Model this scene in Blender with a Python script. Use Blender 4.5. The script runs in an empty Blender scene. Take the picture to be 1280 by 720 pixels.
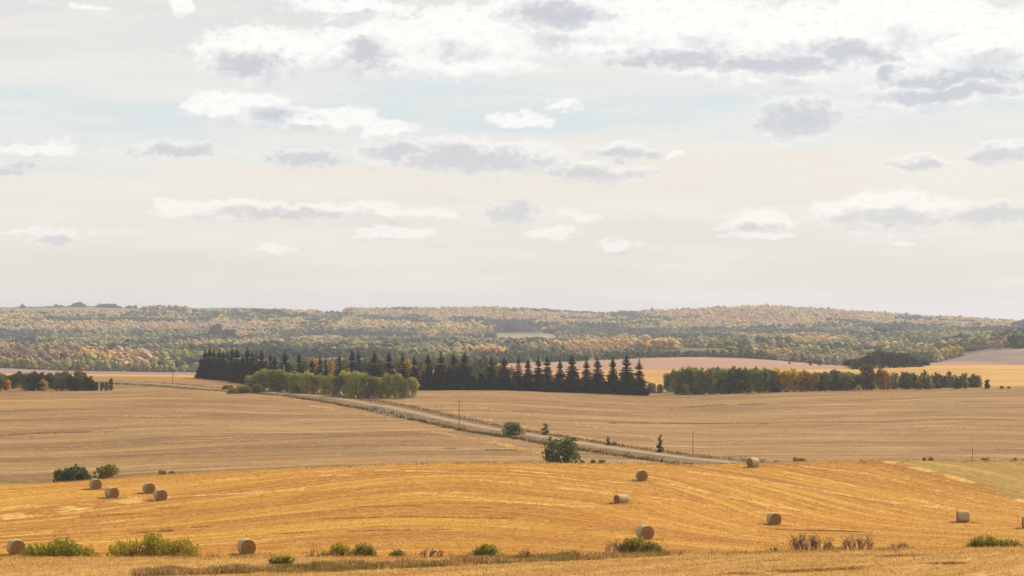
import bpy, math, random
import numpy as np
from mathutils import Vector, Matrix
from mathutils.bvhtree import BVHTree

random.seed(7)
sc = bpy.context.scene
col = sc.collection
PI = math.pi
F = 3011.0                                   # focal length in 1280-px units (24 degrees across)
PITCH = math.atan(40.0 / F)
CP, SP = math.cos(PITCH), math.sin(PITCH)

# ------------------------------------------------------------------ camera
cam = bpy.data.cameras.new('camera')
cam.sensor_width = 36.0
cam.lens = 36.0 * F / 1280.0
cam.clip_start = 0.5
cam.clip_end = 60000.0
cam_o = bpy.data.objects.new('camera', cam)
col.objects.link(cam_o)
cam_o.location = (0, 0, 0)
cam_o.rotation_euler = (PI / 2 + PITCH, 0, 0)
sc.camera = cam_o

# ------------------------------------------------------------------ sun
SUN_EL, SUN_AZ = math.radians(42), math.radians(48)      # azimuth from +Y towards +X
sun = bpy.data.lights.new('sun', 'SUN')
sun.energy = 5.0
sun.angle = math.radians(0.9)
sun.color = (1.0, 0.93, 0.82)
sun_o = bpy.data.objects.new('sun', sun)
col.objects.link(sun_o)
sd = Vector((math.sin(SUN_AZ) * math.cos(SUN_EL), math.cos(SUN_AZ) * math.cos(SUN_EL), math.sin(SUN_EL)))
sun_o.rotation_euler = sd.to_track_quat('Z', 'Y').to_euler()

sc.view_settings.view_transform = 'Standard'
sc.view_settings.look = 'None'
sc.view_settings.gamma = 1
sc.view_settings.exposure = 0.12
sc.cycles.use_denoising = True
sc.cycles.max_bounces = 5
sc.cycles.diffuse_bounces = 2
sc.cycles.transmission_bounces = 2
sc.cycles.volume_bounces = 0
sc.cycles.transparent_max_bounces = 4


# ------------------------------------------------------------------ node helper
class NT:
    def __init__(s, tree):
        s.t = tree; s.n = tree.nodes; s.l = tree.links
    def new(s, typ, **kw):
        n = s.n.new(typ)
        for k, v in kw.items(): setattr(n, k, v)
        return n
    def put(s, sock, v):
        if isinstance(v, bpy.types.NodeSocket): s.l.new(v, sock)
        elif v is not None: sock.default_value = v
    def math(s, op, a, b=None, c=None, clamp=False):
        n = s.new('ShaderNodeMath', operation=op); n.use_clamp = clamp
        s.put(n.inputs[0], a); s.put(n.inputs[1], b)
        if c is not None: s.put(n.inputs[2], c)
        return n.outputs[0]
    def vmath(s, op, a, b=None):
        n = s.new('ShaderNodeVectorMath', operation=op)
        s.put(n.inputs[0], a); s.put(n.inputs[1], b)
        return n.outputs['Value'] if op in ('LENGTH', 'DOT_PRODUCT') else n.outputs[0]
    def noise(s, vec, scale=1.0, detail=4, rough=0.5, dist=0.0):
        n = s.new('ShaderNodeTexNoise'); s.put(n.inputs['Vector'], vec)
        n.inputs['Scale'].default_value = scale; n.inputs['Detail'].default_value = detail
        n.inputs['Roughness'].default_value = rough; n.inputs['Distortion'].default_value = dist
        return n.outputs['Fac']
    def mapping(s, vec, loc=(0, 0, 0), scale=(1, 1, 1), rot=(0, 0, 0)):
        n = s.new('ShaderNodeMapping'); s.put(n.inputs['Vector'], vec)
        n.inputs['Location'].default_value = loc; n.inputs['Scale'].default_value = scale
        n.inputs['Rotation'].default_value = rot
        return n.outputs[0]
    def ramp(s, fac, stops, mode='LINEAR'):
        n = s.new('ShaderNodeValToRGB'); s.put(n.inputs[0], fac)
        cr = n.color_ramp; cr.interpolation = mode
        while len(cr.elements) < len(stops): cr.elements.new(0.5)
        for e, (p, c) in zip(cr.elements, stops):
            e.position = p; e.color = (*c, 1) if len(c) == 3 else c
        return n.outputs[0]
    def smooth(s, v, a, b):
        n = s.new('ShaderNodeMapRange', interpolation_type='SMOOTHSTEP')
        s.put(n.inputs[0], v); n.inputs[1].default_value = a; n.inputs[2].default_value = b
        return n.outputs[0]
    def mix(s, fac, a, b, mode='MIX'):
        n = s.new('ShaderNodeMix', data_type='RGBA', blend_type=mode)
        s.put(n.inputs[0], fac)
        for i, v in ((6, a), (7, b)):
            if isinstance(v, tuple) and len(v) == 3: v = (*v, 1)
            s.put(n.inputs[i], v)
        return n.outputs[2]


# ------------------------------------------------------------------ world: Nishita sky under thin cloud veils and cumulus
world = bpy.data.worlds.new('World')
sc.world = world
world.use_nodes = True
w = NT(world.node_tree)
w.n.clear()
sky = w.new('ShaderNodeTexSky', sky_type='NISHITA')
sky.sun_disc = False
sky.sun_elevation = SUN_EL
sky.sun_rotation = SUN_AZ
sky.altitude = 700; sky.air_density = 1.0; sky.dust_density = 2.5; sky.ozone_density = 1.0
tc = w.new('ShaderNodeTexCoord')
sep = w.new('ShaderNodeSeparateXYZ'); w.l.new(tc.outputs['Generated'], sep.inputs[0])
az = w.math('ARCTAN2', sep.outputs[0], sep.outputs[1])
el = w.math('ARCSINE', sep.outputs[2])
AX = w.math('MULTIPLY', az, 30.3)            # unit = 0.033 rad; clouds sit at fixed compass bearings
AY = w.math('MULTIPLY', el, 30.11)
cmb = w.new('ShaderNodeCombineXYZ'); w.l.new(AX, cmb.inputs[0]); w.l.new(AY, cmb.inputs[1])
P0 = cmb.outputs[0]
# warp for ragged edges
wn = w.new('ShaderNodeTexNoise'); w.l.new(w.mapping(P0, scale=(1.0, 1.7, 1)), wn.inputs['Vector'])
wn.inputs['Scale'].default_value = 2.3; wn.inputs['Detail'].default_value = 7; wn.inputs['Roughness'].default_value = 0.6
wv = w.vmath('SUBTRACT', wn.outputs['Color'], (0.5, 0.5, 0.5))
wv = w.vmath('MULTIPLY', wv, (0.75, 0.30, 0))
wn2 = w.new('ShaderNodeTexNoise'); w.l.new(w.mapping(P0, scale=(1.0, 1.4, 1), loc=(9, 4, 0)), wn2.inputs['Vector'])
wn2.inputs['Scale'].default_value = .9; wn2.inputs['Detail'].default_value = 3
wv2 = w.vmath('MULTIPLY', w.vmath('SUBTRACT', wn2.outputs['Color'], (0.5, 0.5, 0.5)), (1.3, 0.30, 0))
PW = w.vmath('ADD', w.vmath('ADD', P0, wv), wv2)
# (bearing px, height px, half width, half height, strength)
CL = [(760, 55, 330, 34, .62), (1120, 70, 260, 50, .62), (560, 80, 200, 22, .55), (330, 72, 100, 34, 1.0), (455, 66, 110, 34, 1.0), (560, 45, 120, 40, 1.0), (690, 28, 150, 42, 1.0), (850, 35, 150, 50, 1.0),
      (1000, 50, 160, 48, 1.0), (1130, 30, 110, 46, 1.0), (1250, 60, 130, 40, 1.0), (940, 88, 140, 22, .9), (430, 12, 90, 18, .8),
      (208, 10, 26, 16, .9), (30, 0, 60, 10, .8), (100, 16, 40, 6, .5),
      (325, 138, 60, 26, 1.0), (262, 142, 50, 20, 1.0), (400, 152, 70, 16, .9), (480, 160, 70, 13, .7),
      (1010, 150, 85, 30, 1.0), (1190, 118, 150, 22, 1.0), (1095, 96, 30, 14, .9), (640, 148, 34, 12, .6), (690, 130, 40, 10, .5),
      (500, 192, 70, 22, .8), (600, 200, 130, 24, .9), (740, 214, 90, 16, .9), (770, 188, 50, 14, .8), (60, 188, 80, 12, .6), (210, 192, 80, 14, .6),
      (380, 198, 70, 14, .6), (20, 212, 40, 10, .7), (835, 196, 30, 6, .6),
      (300, 264, 100, 15, 1.0), (245, 262, 44, 15, 1.0), (420, 264, 110, 11, .85), (500, 268, 70, 7, .7), (640, 262, 60, 20, .6), (730, 268, 40, 10, .5),
      (1100, 268, 90, 25, 1.0), (1190, 270, 110, 16, .9), (1260, 272, 70, 12, .8), (940, 283, 56, 19, 1.0), (945, 299, 60, 8, .9),
      (1245, 200, 50, 18, .9), (1140, 208, 60, 12, .7), (482, 288, 50, 11, .9), (685, 287, 44, 10, .8), (770, 305, 44, 12, .95),
      (342, 312, 42, 8, .8), (85, 300, 50, 11, .7), (40, 292, 30, 6, .5), (1120, 304, 28, 5, .7)]


def cloud_field(dy):
    """largest of the cumulus bumps at this bearing and height, dy units higher"""
    last = None
    for (cx, cy, rx, ry, s) in CL:
        X = (cx - 640) / 100.0; Y = (400 - cy) / 100.0
        sx, sy = 100.0 / (rx * 1.25), 100.0 / (ry * 1.35)
        g = w.new('ShaderNodeTexGradient', gradient_type='SPHERICAL')
        g.texture_mapping.translation = (-X * sx, (dy - Y) * sy, 0)
        g.texture_mapping.scale = (sx, sy, 1)
        w.l.new(PW, g.inputs[0])
        v = g.outputs['Fac']
        if s < 1: v = w.math('MULTIPLY', v, s)
        last = v if last is None else w.math('SMOOTH_MAX', last, v, 0.10)
    return last


d0 = cloud_field(0.0)
d1 = cloud_field(0.11)
fine = w.noise(w.mapping(P0, scale=(1, 1.5, 1)), scale=7.0, detail=6, rough=0.62)
fine_c = w.math('SUBTRACT', fine, 0.5)
dens = w.math('ADD', d0, w.math('MULTIPLY', fine_c, 0.85))
cover = w.smooth(dens, 0.13, 0.42)
under = w.smooth(w.math('ADD', w.math('SUBTRACT', d1, d0), w.math('MULTIPLY', fine_c, 0.45)), -0.06, 0.26)
big = w.noise(P0, scale=1.6, detail=5, rough=0.6)
# heavier grey banks
GB = [(310, 84, 62, 17), (462, 70, 52, 20), (700, 18, 80, 16), (850, 76, 90, 15), (960, 84, 120, 12), (1060, 70, 80, 14), (1010, 152, 90, 26), (1200, 102, 150, 11), (1190, 120, 150, 10), (1095, 96, 30, 13),
      (590, 204, 130, 20), (500, 190, 60, 16), (740, 216, 90, 11), (770, 190, 60, 10), (350, 148, 50, 10), (640, 264, 50, 16), (1110, 276, 90, 12), (1230, 272, 90, 12), (1245, 202, 60, 14), (1140, 210, 60, 9),
      (380, 200, 70, 11), (210, 194, 70, 10), (20, 213, 50, 9), (360, 268, 110, 7), (940, 288, 40, 8), (90, 303, 40, 6)]
gl = None
for (cx, cy, rx, ry) in GB:
    sx, sy = 100.0 / (rx * 1.3), 100.0 / (ry * 1.5)
    g = w.new('ShaderNodeTexGradient', gradient_type='SPHERICAL')
    g.texture_mapping.translation = (-(cx - 640) / 100.0 * sx, -(400 - cy) / 100.0 * sy, 0)
    g.texture_mapping.scale = (sx, sy, 1)
    w.l.new(PW, g.inputs[0])
    gl = g.outputs['Fac'] if gl is None else w.math('SMOOTH_MAX', gl, g.outputs['Fac'], 0.1)
bank = w.math('MULTIPLY', w.smooth(w.math('ADD', gl, w.math('MULTIPLY', fine_c, 1.1)), 0.02, 0.80), .95)
thick = w.math('MAXIMUM', w.math('MULTIPLY', under, w.math('MULTIPLY', w.smooth(big, 0.30, 0.62), 0.75)), bank)
cover = w.math('MAXIMUM', cover, w.math('MULTIPLY', bank, 0.45))
# veil colours by height above the horizon, warped so the bands drift and tilt
streak = w.noise(w.mapping(P0, scale=(0.22, 1.5, 1)), scale=1.3, detail=5, rough=0.55)
hy = w.math('ADD', w.math('DIVIDE', AY, 4.4), w.math('MULTIPLY', w.math('SUBTRACT', streak, 0.5), 0.34))
hy = w.math('SUBTRACT', hy, w.math('MULTIPLY', AX, 0.006))
veil = w.ramp(hy, [(0.0, (.75, .72, .655)), (0.10, (.745, .715, .655)), (0.22, (.765, .73, .665)), (0.32, (.80, .75, .67)), (0.44, (.82, .765, .685)),
                   (0.49, (.76, .765, .735)), (0.55, (.68, .735, .74)), (0.62, (.66, .73, .745)), (0.70, (.78, .77, .74)), (0.80, (.75, .73, .71)), (1.0, (.70, .69, .69))])
streak2 = w.noise(w.mapping(P0, scale=(0.3, 2.6, 1), loc=(4, 2, 0)), scale=1.0, detail=5, rough=0.6)
veil = w.mix(w.math('MULTIPLY', w.smooth(streak2, 0.40, 0.66), 0.6), veil, (.85, .815, .76))
cl_col = w.mix(thick, (.99, .965, .93), (.53, .545, .595))
hazy = w.smooth(AY, 0.2, 3.6)
cl_col = w.mix(w.math('ADD', w.math('MULTIPLY', hazy, 0.42), 0.48), veil, cl_col)
allc = w.mix(cover, veil, cl_col)
# the rest of the dome: broken veil with more of the blue showing
up = w.smooth(AY, 4.6, 16.0)
veil_hi = w.mix(w.smooth(w.noise(tc.outputs['Generated'], scale=3.0, detail=6), 0.4, 0.62), (.36, .42, .52), (.80, .79, .78))
allc = w.mix(up, allc, veil_hi)
allc10 = w.vmath('MULTIPLY', allc, (10, 10, 10))
skymix = w.mix(w.math('SUBTRACT', 0.93, w.math('MULTIPLY', up, 0.38)), sky.outputs[0], allc10)
bg = w.new('ShaderNodeBackground'); w.l.new(skymix, bg.inputs[0]); bg.inputs[1].default_value = 0.1
wo = w.new('ShaderNodeOutputWorld'); w.l.new(bg.outputs[0], wo.inputs[0])
world.cycles.sampling_method = 'MANUAL'
world.cycles.sample_map_resolution = 256


# ------------------------------------------------------------------ view <-> world
def ray(px, py):
    r, u = px - 640.0, 360.0 - py
    return Vector((r, F * CP - u * SP, F * SP + u * CP)).normalized()

def at(px, py, D):
    d = ray(px, py); return d * (D / d.y)

def z_of(py, D):
    u = 360.0 - py
    return D * (F * SP + u * CP) / (F * CP - u * SP)

def py_of(z, D):
    return 360.0 - F * (-SP * D + CP * z) / (CP * D + SP * z)


# ------------------------------------------------------------------ numpy noise
def _hash(ix, iy, seed):
    n = (ix.astype(np.int64) * 374761393 + iy.astype(np.int64) * 668265263 + seed * 1442695041) & 0xffffffff
    n = ((n ^ (n >> 13)) * 1274126177) & 0xffffffff
    n = n ^ (n >> 16)
    return (n & 0xffffff) / float(0xffffff)

def vnoise(x, y, seed=0):
    ix, iy = np.floor(x), np.floor(y); fx, fy = x - ix, y - iy
    fx = fx * fx * (3 - 2 * fx); fy = fy * fy * (3 - 2 * fy)
    a, b = _hash(ix, iy, seed), _hash(ix + 1, iy, seed)
    c, d = _hash(ix, iy + 1, seed), _hash(ix + 1, iy + 1, seed)
    return (a + (b - a) * fx) * (1 - fy) + (c + (d - c) * fx) * fy

def fbm(x, y, octv=4, seed=0):
    s = 0; a = 0.5; t = 0
    for o in range(octv):
        s = s + a * vnoise(x, y, seed + o * 17); t += a; a *= 0.5; x = x * 2.03 + 11.7; y = y * 2.03 + 5.3
    return s / t


# ------------------------------------------------------------------ terrain
GX = np.arange(-1000, 2281, 10.0)            # bearings (px units), well past the frame on both sides

def curve(pts, sm=3):
    xs, ys = zip(*sorted(pts)); v = np.interp(GX, xs, ys)
    if sm:
        k = np.exp(-0.5 * (np.arange(-3 * sm, 3 * sm + 1) / sm) ** 2); k /= k.sum()
        v = np.convolve(np.pad(v, 3 * sm, mode='edge'), k, mode='valid')
    return v

crestF = curve([(0, 697), (380, 696.5), (560, 697), (640, 697), (760, 694), (820, 693), (960, 691), (1120, 687), (1280, 684)])
crestG = curve([(0, 608), (60, 605), (130, 599), (200, 593), (300, 588), (400, 584), (520, 579), (640, 578), (800, 580), (880, 581), (940, 579), (1000, 577), (1100, 576), (1280, 576)])
Tt = curve([(0, 488), (140, 487.5), (200, 487), (300, 489), (355, 491), (460, 490), (520, 487.5), (640, 487), (700, 490), (760, 492), (800, 494), (880, 494), (960, 491.5),
            (1040, 489), (1130, 487), (1240, 485.5), (1280, 485.5)], 2)
ym_A = curve([(0, 471), (140, 471.5), (250, 472.5), (350, 479), (500, 482), (800, 483), (900, 484), (1100, 484), (1280, 484)])
ym_B = curve([(0, 466), (60, 468), (120, 469), (250, 470), (300, 468), (500, 466), (800, 462), (1050, 461), (1160, 456.5), (1280, 456)])
ym_C = curve([(0, 460), (60, 463), (150, 464.5), (250, 466), (300, 463), (600, 455), (700, 452.5), (800, 448), (860, 446), (940, 448), (1000, 453), (1050, 458), (1160, 456),
              (1195, 447), (1225, 438), (1280, 434)], 2)
ridge = curve([(-400, 392), (0, 386), (100, 383.5), (180, 386.5), (240, 386), (270, 384.5), (310, 384.5), (350, 386.5), (440, 392), (480, 391), (600, 390), (640, 390), (680, 393),
               (720, 396), (760, 397), (800, 394), (860, 393), (900, 391), (940, 389), (970, 388), (1010, 391), (1080, 396), (1160, 401), (1200, 403), (1280, 408), (1700, 418)], 2)

def K(D, pts=None, z=None, c=None):
    D = np.full_like(GX, D) if np.isscalar(D) else D
    if z is not None: return D, np.full_like(GX, z)
    return D, z_of(curve(pts) if c is None else c, D)

knots = [K(-160, z=3.0), K(-40, z=-0.6), K(0, z=-1.75), K(60, z=-7.0), K(125, [(0, 727), (640, 727), (1280, 724)]), K(168, c=crestF),
         K(198, c=crestF + 14), K(228, [(0, 698), (640, 698), (960, 694), (1280, 688)]),
         K(258, [(0, 676), (308, 677), (640, 673), (806, 669), (967, 672), (1280, 673)]),
         K(285, [(0, 657), (640, 652), (806, 645), (967, 661), (1280, 662)]),
         K(310, [(0, 640), (400, 636), (640, 630), (802, 620), (967, 648), (1203, 650), (1280, 650)]),
         K(345, [(0, 612), (130, 612), (200, 615), (400, 606), (640, 599), (802, 596), (967, 612), (1200, 621), (1280, 623)]),
         K(392, c=crestG), K(426, c=crestG + 22), K(455, c=crestG - 1.0),
         K(620, c=crestG + (Tt - crestG) * 0.46), K(780, c=crestG + (Tt - crestG) * 0.80), K(890, c=Tt), K(1000, c=ym_A), K(1330, c=ym_B), K(1900, c=ym_C),
         K(2300, c=ym_C + np.minimum(-9, (448 - ym_C))), K(3000, [(0, 436), (600, 437), (1280, 428)]), K(3650, [(0, 427), (640, 428), (1280, 419)]),
         K(4150, [(0, 420.5), (640, 419), (1280, 413)]), K(4900, c=ridge * 0.5 + 0.5 * 416.0), K(5900, c=ridge), K(7200, z=-10), K(10000, z=-60), K(14000, z=-60)]
KD = np.array([k[0] for k in knots]); KZ = np.array([k[1] for k in knots])

def pchip_cols(D):
    """terrain height for D[row, column] along every bearing"""
    h = np.diff(KD, axis=0); dl = np.diff(KZ, axis=0) / h
    m = np.zeros_like(KZ)
    w1 = 2 * h[1:] + h[:-1]; w2 = h[1:] + 2 * h[:-1]
    with np.errstate(divide='ignore', invalid='ignore'):
        hm = (w1 + w2) / (w1 / dl[:-1] + w2 / dl[1:])
    m[1:-1] = np.where(dl[:-1] * dl[1:] > 0, hm, 0); m[0] = dl[0]; m[-1] = dl[-1]
    out = np.zeros_like(D)
    for c in range(D.shape[1]):
        i = np.clip(np.searchsorted(KD[:, c], D[:, c], side='right') - 1, 0, len(KD) - 2)
        hh = h[i, c]; t = (D[:, c] - KD[i, c]) / hh
        out[:, c] = ((2 * t ** 3 - 3 * t ** 2 + 1) * KZ[i, c] + (t ** 3 - 2 * t ** 2 + t) * hh * m[i, c]
                     + (-2 * t ** 3 + 3 * t ** 2) * KZ[i + 1, c] + (t ** 3 - t ** 2) * hh * m[i + 1, c])
    return out

def D_for(yc, D0, D1, n=600):
    """distance along each bearing at which the ground rises to yc between D0 and D1"""
    Ds = np.linspace(D0, D1, n)[:, None] * np.ones_like(GX)[None]
    py = py_of(pchip_cols(Ds), Ds)
    hit = py <= yc[None]; idx = np.where(hit.any(0), hit.argmax(0), n - 1)
    return Ds[idx, np.arange(len(GX))]

c0 = np.full_like(GX, 1.0)
yE = curve([(1080, 570), (1100, 576.5), (1140, 583), (1180, 593), (1220, 605), (1280, 627), (1400, 672)], 0)
DE = np.where(GX < 1100, 391.0, D_for(yE, 240, 391))
yS = curve([(-400, 588), (0, 599.5), (50, 602.5), (66, 604.5), (75, 640)], 0)
DS = np.where(GX < 75, np.maximum(D_for(yS, 450, 620), 456.0), 455.5)
DP = D_for(curve([(300, 425), (340, 424), (700, 424), (780, 421), (1280, 418)], 0), 3400, 4100)
zones = [  # name, far boundary distance, rows
    ('foreground_stubble_field', c0 * 168 + 14, 60), ('golden_stubble_field', DE, 110), ('grass_slope', c0 * 392.5, 24), ('field_hollow', c0 * 455, 14),
    ('grass_strip', DS, 10), ('tan_stubble_field', c0 * 890, 80), ('far_meadow', c0 * 1010, 14), ('far_golden_field', c0 * 1330, 20),
    ('ploughed_fields', c0 * 1900, 20), ('valley_floor', DP, 50), ('pale_far_field', DP + 130, 6), ('wooded_hills', c0 * 7200, 70), ('plain_beyond_hills', c0 * 14000, 8)]
start = c0 * -160
rowsD = [start[None]]; zi = []
prev = start
for zi_, (nm, far, n) in enumerate(zones):
    far = np.maximum(far, prev + 0.3)
    if zi_ == 0:
        t = np.linspace(0, 1, n + 1)[1:]; R = prev[None] + (far - prev)[None] * (1 - (1 - t) ** 1.6)[:, None]
    else:
        t = np.linspace(0, 1, n + 1)[1:]; R = prev[None] * (far / prev)[None] ** t[:, None]
    rowsD.append(R); zi.append(n); prev = far
RD = np.concatenate(rowsD, 0)
RZ = pchip_cols(RD)
TX = (GX - 640) / (F * CP)
XW = np.where(RD < 120, 120 + (RD - 120) * 0.15, RD) * TX[None]
def bump(a, b, c, d): return np.clip((RD - a) / (b - a), 0, 1) * np.clip((d - RD) / (d - c), 0, 1)
RZ = RZ + (fbm(XW / 45, RD / 55, 3, 3) - .5) * 1.0 * bump(200, 230, 370, 390)
RZ = RZ + (fbm(XW / 90, RD / 90, 3, 5) - .5) * 1.3 * bump(470, 520, 840, 880)
RZ = RZ + (fbm(XW / 260, RD / 330, 3, 8) - .5) * 9.0 * bump(2000, 2300, 3500, 3800)
RZ = RZ + (fbm(XW / 230, RD / 900, 4, 9) - .5) * 34.0 * bump(4450, 4800, 5100, 5800)
# row coordinates of the farm work (U along the rows, V across), metres
def rowV(name, X, D):
    if name in ('foreground_stubble_field',): return D - 2.2 * X
    if name in ('golden_stubble_field', 'grass_slope'): return D + 2.0 * np.sqrt((X + 6) ** 2 + 14 ** 2) + 0.45 * X
    return D + 0.12 * X + 10 * np.sin(X / 60.0)

all_v, all_f = [], []
zone_obj = {}
nc = len(GX); base = 0; voff = 0
for (nm, far, n) in zones:
    r0, r1 = base, base + n; base += n
    X, D, Z = XW[r0:r1 + 1], RD[r0:r1 + 1], RZ[r0:r1 + 1]
    V = np.stack([X, D, Z], -1).reshape(-1, 3)
    R, C = n + 1, nc
    i = (np.arange(R - 1)[:, None] * C + np.arange(C - 1)[None]).ravel()
    Fc = np.stack([i, i + 1, i + C + 1, i + C], -1)
    if nm in ('grass_slope', 'grass_strip'):      # leave out the slivers where the zone pinches away
        wd = (D[-1] - D[0]); keep_c = (np.maximum(wd[:-1], wd[1:]) > -1)
        Fc = Fc.reshape(R - 1, C - 1, 4)[:, keep_c].reshape(-1, 4)
    me = bpy.data.meshes.new(nm)
    me.vertices.add(len(V)); me.vertices.foreach_set('co', V.ravel().astype(np.float32))
    me.loops.add(Fc.size); me.loops.foreach_set('vertex_index', Fc.ravel().astype(np.int32))
    me.polygons.add(len(Fc)); me.polygons.foreach_set('loop_start', np.arange(0, Fc.size, 4, dtype=np.int32))
    me.polygons.foreach_set('use_smooth', np.ones(len(Fc), bool))
    me.update(calc_edges=True)
    uv = me.uv_layers.new(name='rows')
    vv = rowV(nm, X, D).ravel(); uu = X.ravel()
    uv.data.foreach_set('uv', np.stack([uu[Fc.ravel()], vv[Fc.ravel()]], -1).ravel().astype(np.float32))
    o = bpy.data.objects.new(nm, me); col.objects.link(o); o['kind'] = 'structure'
    zone_obj[nm] = o
    all_v.append(V); all_f.append(Fc + voff); voff += len(V)
AV = np.concatenate(all_v); AF = np.concatenate(all_f)
bvh = BVHTree.FromPolygons(AV.tolist(), AF.tolist())

def ground(x, y):
    h = bvh.ray_cast(Vector((x, y, 600)), Vector((0, 0, -1)))
    return h[0].z if h[0] is not None else -30.0

def hit(px, py):
    """first ground point seen at a picture point"""
    for k in range(40):
        h = bvh.ray_cast(Vector((0, 0, 0)), ray(px, py + k * 0.5))
        if h[0] is not None and h[0].y < 6000: return h[0].copy()
    return at(px, py, 900)

def on(px, D):
    x = D * (px - 640) / (F * CP); return Vector((x, D, ground(x, D)))


# ------------------------------------------------------------------ materials
def new_mat(name):
    m = bpy.data.materials.new(name); m.use_nodes = True
    t = NT(m.node_tree); t.n.clear()
    out = t.new('ShaderNodeOutputMaterial')
    return m, t, out

def principled(t, out, colr, rough=0.9, spec=0.15, bumpv=None, bstr=0.3, bdist=0.1):
    b = t.new('ShaderNodeBsdfPrincipled')
    t.put(b.inputs['Base Color'], (*colr, 1) if isinstance(colr, tuple) else colr)
    b.inputs['Roughness'].default_value = rough
    b.inputs['Specular IOR Level'].default_value = spec
    if bumpv is not None:
        bp = t.new('ShaderNodeBump'); bp.inputs['Strength'].default_value = bstr; bp.inputs['Distance'].default_value = bdist
        t.put(bp.inputs['Height'], bumpv); t.l.new(bp.outputs[0], b.inputs['Normal'])
    t.l.new(b.outputs[0], out.inputs[0])
    return b

def field_mat(name, base, dark, light, red, fine_v, band_v, u_s, flecks=0.5, swath=None, grain=1.2, green=None, green_amt=0.0):
    """stubble: colour runs along the drill rows, with windrow residue, thin patches and straw grain"""
    m, t, out = new_mat(name)
    uvn = t.new('ShaderNodeUVMap', uv_map='rows').outputs[0]
    tc = t.new('ShaderNodeTexCoord').outputs['Object']
    wob = t.noise(tc, scale=0.009, detail=3)
    wobv = t.new('ShaderNodeCombineXYZ'); t.put(wobv.inputs[1], t.math('MULTIPLY', t.math('SUBTRACT', wob, .5), 26.0 if fine_v > .3 else 70.0))
    uvw = t.vmath('ADD', uvn, wobv.outputs[0])
    band = t.noise(t.mapping(uvw, scale=(u_s * 0.5, band_v, 1)), scale=1, detail=4, rough=.55)
    fine = t.noise(t.mapping(uvw, scale=(u_s, fine_v, 1), loc=(7, 3, 0)), scale=1, detail=5, rough=.65)
    vfine = t.noise(t.mapping(uvw, scale=(u_s * 6, fine_v * 3.1, 1), loc=(1, 9, 0)), scale=1, detail=3, rough=.6)
    patch = t.noise(tc, scale=0.035, detail=5, rough=.6)
    gr = t.noise(t.mapping(tc, scale=(1, .35, 1)), scale=grain, detail=3, rough=.75)
    mid = t.noise(t.mapping(uvw, scale=(fine_v * .22, fine_v * 1.2, 1), loc=(5, 8, 0)), scale=1, detail=6, rough=.7)
    c = t.mix(t.smooth(band, .36, .66), dark, base)
    c = t.mix(t.math('MULTIPLY', t.smooth(patch, .45, .7), .55), c, red)
    c = t.mix(t.math('MULTIPLY', t.smooth(fine, .50, .72), .75), c, light)
    c = t.mix(t.math('MULTIPLY', t.smooth(fine, .46, .28), .60), c, dark)
    c = t.mix(t.math('MULTIPLY', t.smooth(vfine, .58, .74), .45), c, light)
    c = t.mix(t.math('MULTIPLY', t.smooth(vfine, .42, .28), .45), c, dark)
    c = t.mix(t.math('MULTIPLY', t.smooth(mid, .54, .70), .6), c, light)
    c = t.mix(t.math('MULTIPLY', t.smooth(mid, .48, .34), .75), c, dark)
    if green is not None:
        g = t.noise(t.mapping(uvw, scale=(u_s * .35, band_v * 1.6, 1), loc=(3, 17, 0)), scale=1, detail=4)
        c = t.mix(t.math('MULTIPLY', t.smooth(g, .52, .68), green_amt), c, green)
    if swath is not None:
        period, width, amt = swath
        sepn = t.new('ShaderNodeSeparateXYZ'); t.l.new(uvw, sepn.inputs[0])
        ph = t.math('PINGPONG', sepn.outputs[1], period / 2)
        broken = t.noise(t.mapping(uvw, scale=(u_s * 5, .25, 1), loc=(31, 5, 0)), scale=1, detail=4, rough=.6)
        wide = t.noise(tc, scale=.02, detail=2)
        f = t.math('MULTIPLY', t.smooth(ph, width, width * .3), t.math('MULTIPLY', t.smooth(broken, .46, .60), t.smooth(wide, .42, .6)))
        c = t.mix(t.math('MULTIPLY', f, amt), c, light)
        dark_streak = t.math('MULTIPLY', t.smooth(ph, period * .5 - width, period * .5 - width * .2), t.smooth(broken, .5, .62))  # darker broken streaks midway between the pale swaths
        c = t.mix(t.math('MULTIPLY', dark_streak, amt * .6), c, dark)
    c = t.mix(t.math('MULTIPLY', t.smooth(gr, .50, .72), flecks), c, light)
    c = t.mix(t.math('MULTIPLY', t.smooth(gr, .48, .28), flecks), c, dark)
    principled(t, out, c, 0.95, 0.05, bumpv=t.math('ADD', t.math('MULTIPLY', gr, .5), fine), bstr=.5, bdist=.12)
    return m

mats = {}
mats['foreground_stubble_field'] = field_mat('foreground_stubble', (.47, .26, .060), (.33, .145, .030), (.62, .42, .15), (.42, .20, .040), .9, .11, .03, .55, (7.5, 1.5, .7), 3.0)
mats['golden_stubble_field'] = field_mat('golden_stubble', (.475, .236, .030), (.315, .120, .016), (.66, .41, .11), (.43, .165, .021), .46, .050, .012, .55, (9.0, 1.2, .85), 1.6)
mats['grass_slope'] = field_mat('dry_grass_slope', (.42, .25, .06), (.29, .165, .04), (.56, .38, .13), (.38, .20, .05), .35, .05, .012, .4, None, 1.2, (.24, .19, .05), .6)
mats['field_hollow'] = mats['grass_slope']
mats['grass_strip'] = field_mat('green_grass_strip', (.20, .17, .045), (.10, .095, .03), (.30, .24, .08), (.24, .16, .05), .2, .06, .01, .5, None, .8, (.12, .13, .03), .6)
mats['tan_stubble_field'] = field_mat('tan_stubble', (.345, .194, .069), (.185, .096, .036), (.50, .325, .135), (.285, .135, .055), .20, .034, .016, .45, (26.0, 3.2, .55), .8, (.27, .19, .055), .45)
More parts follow.
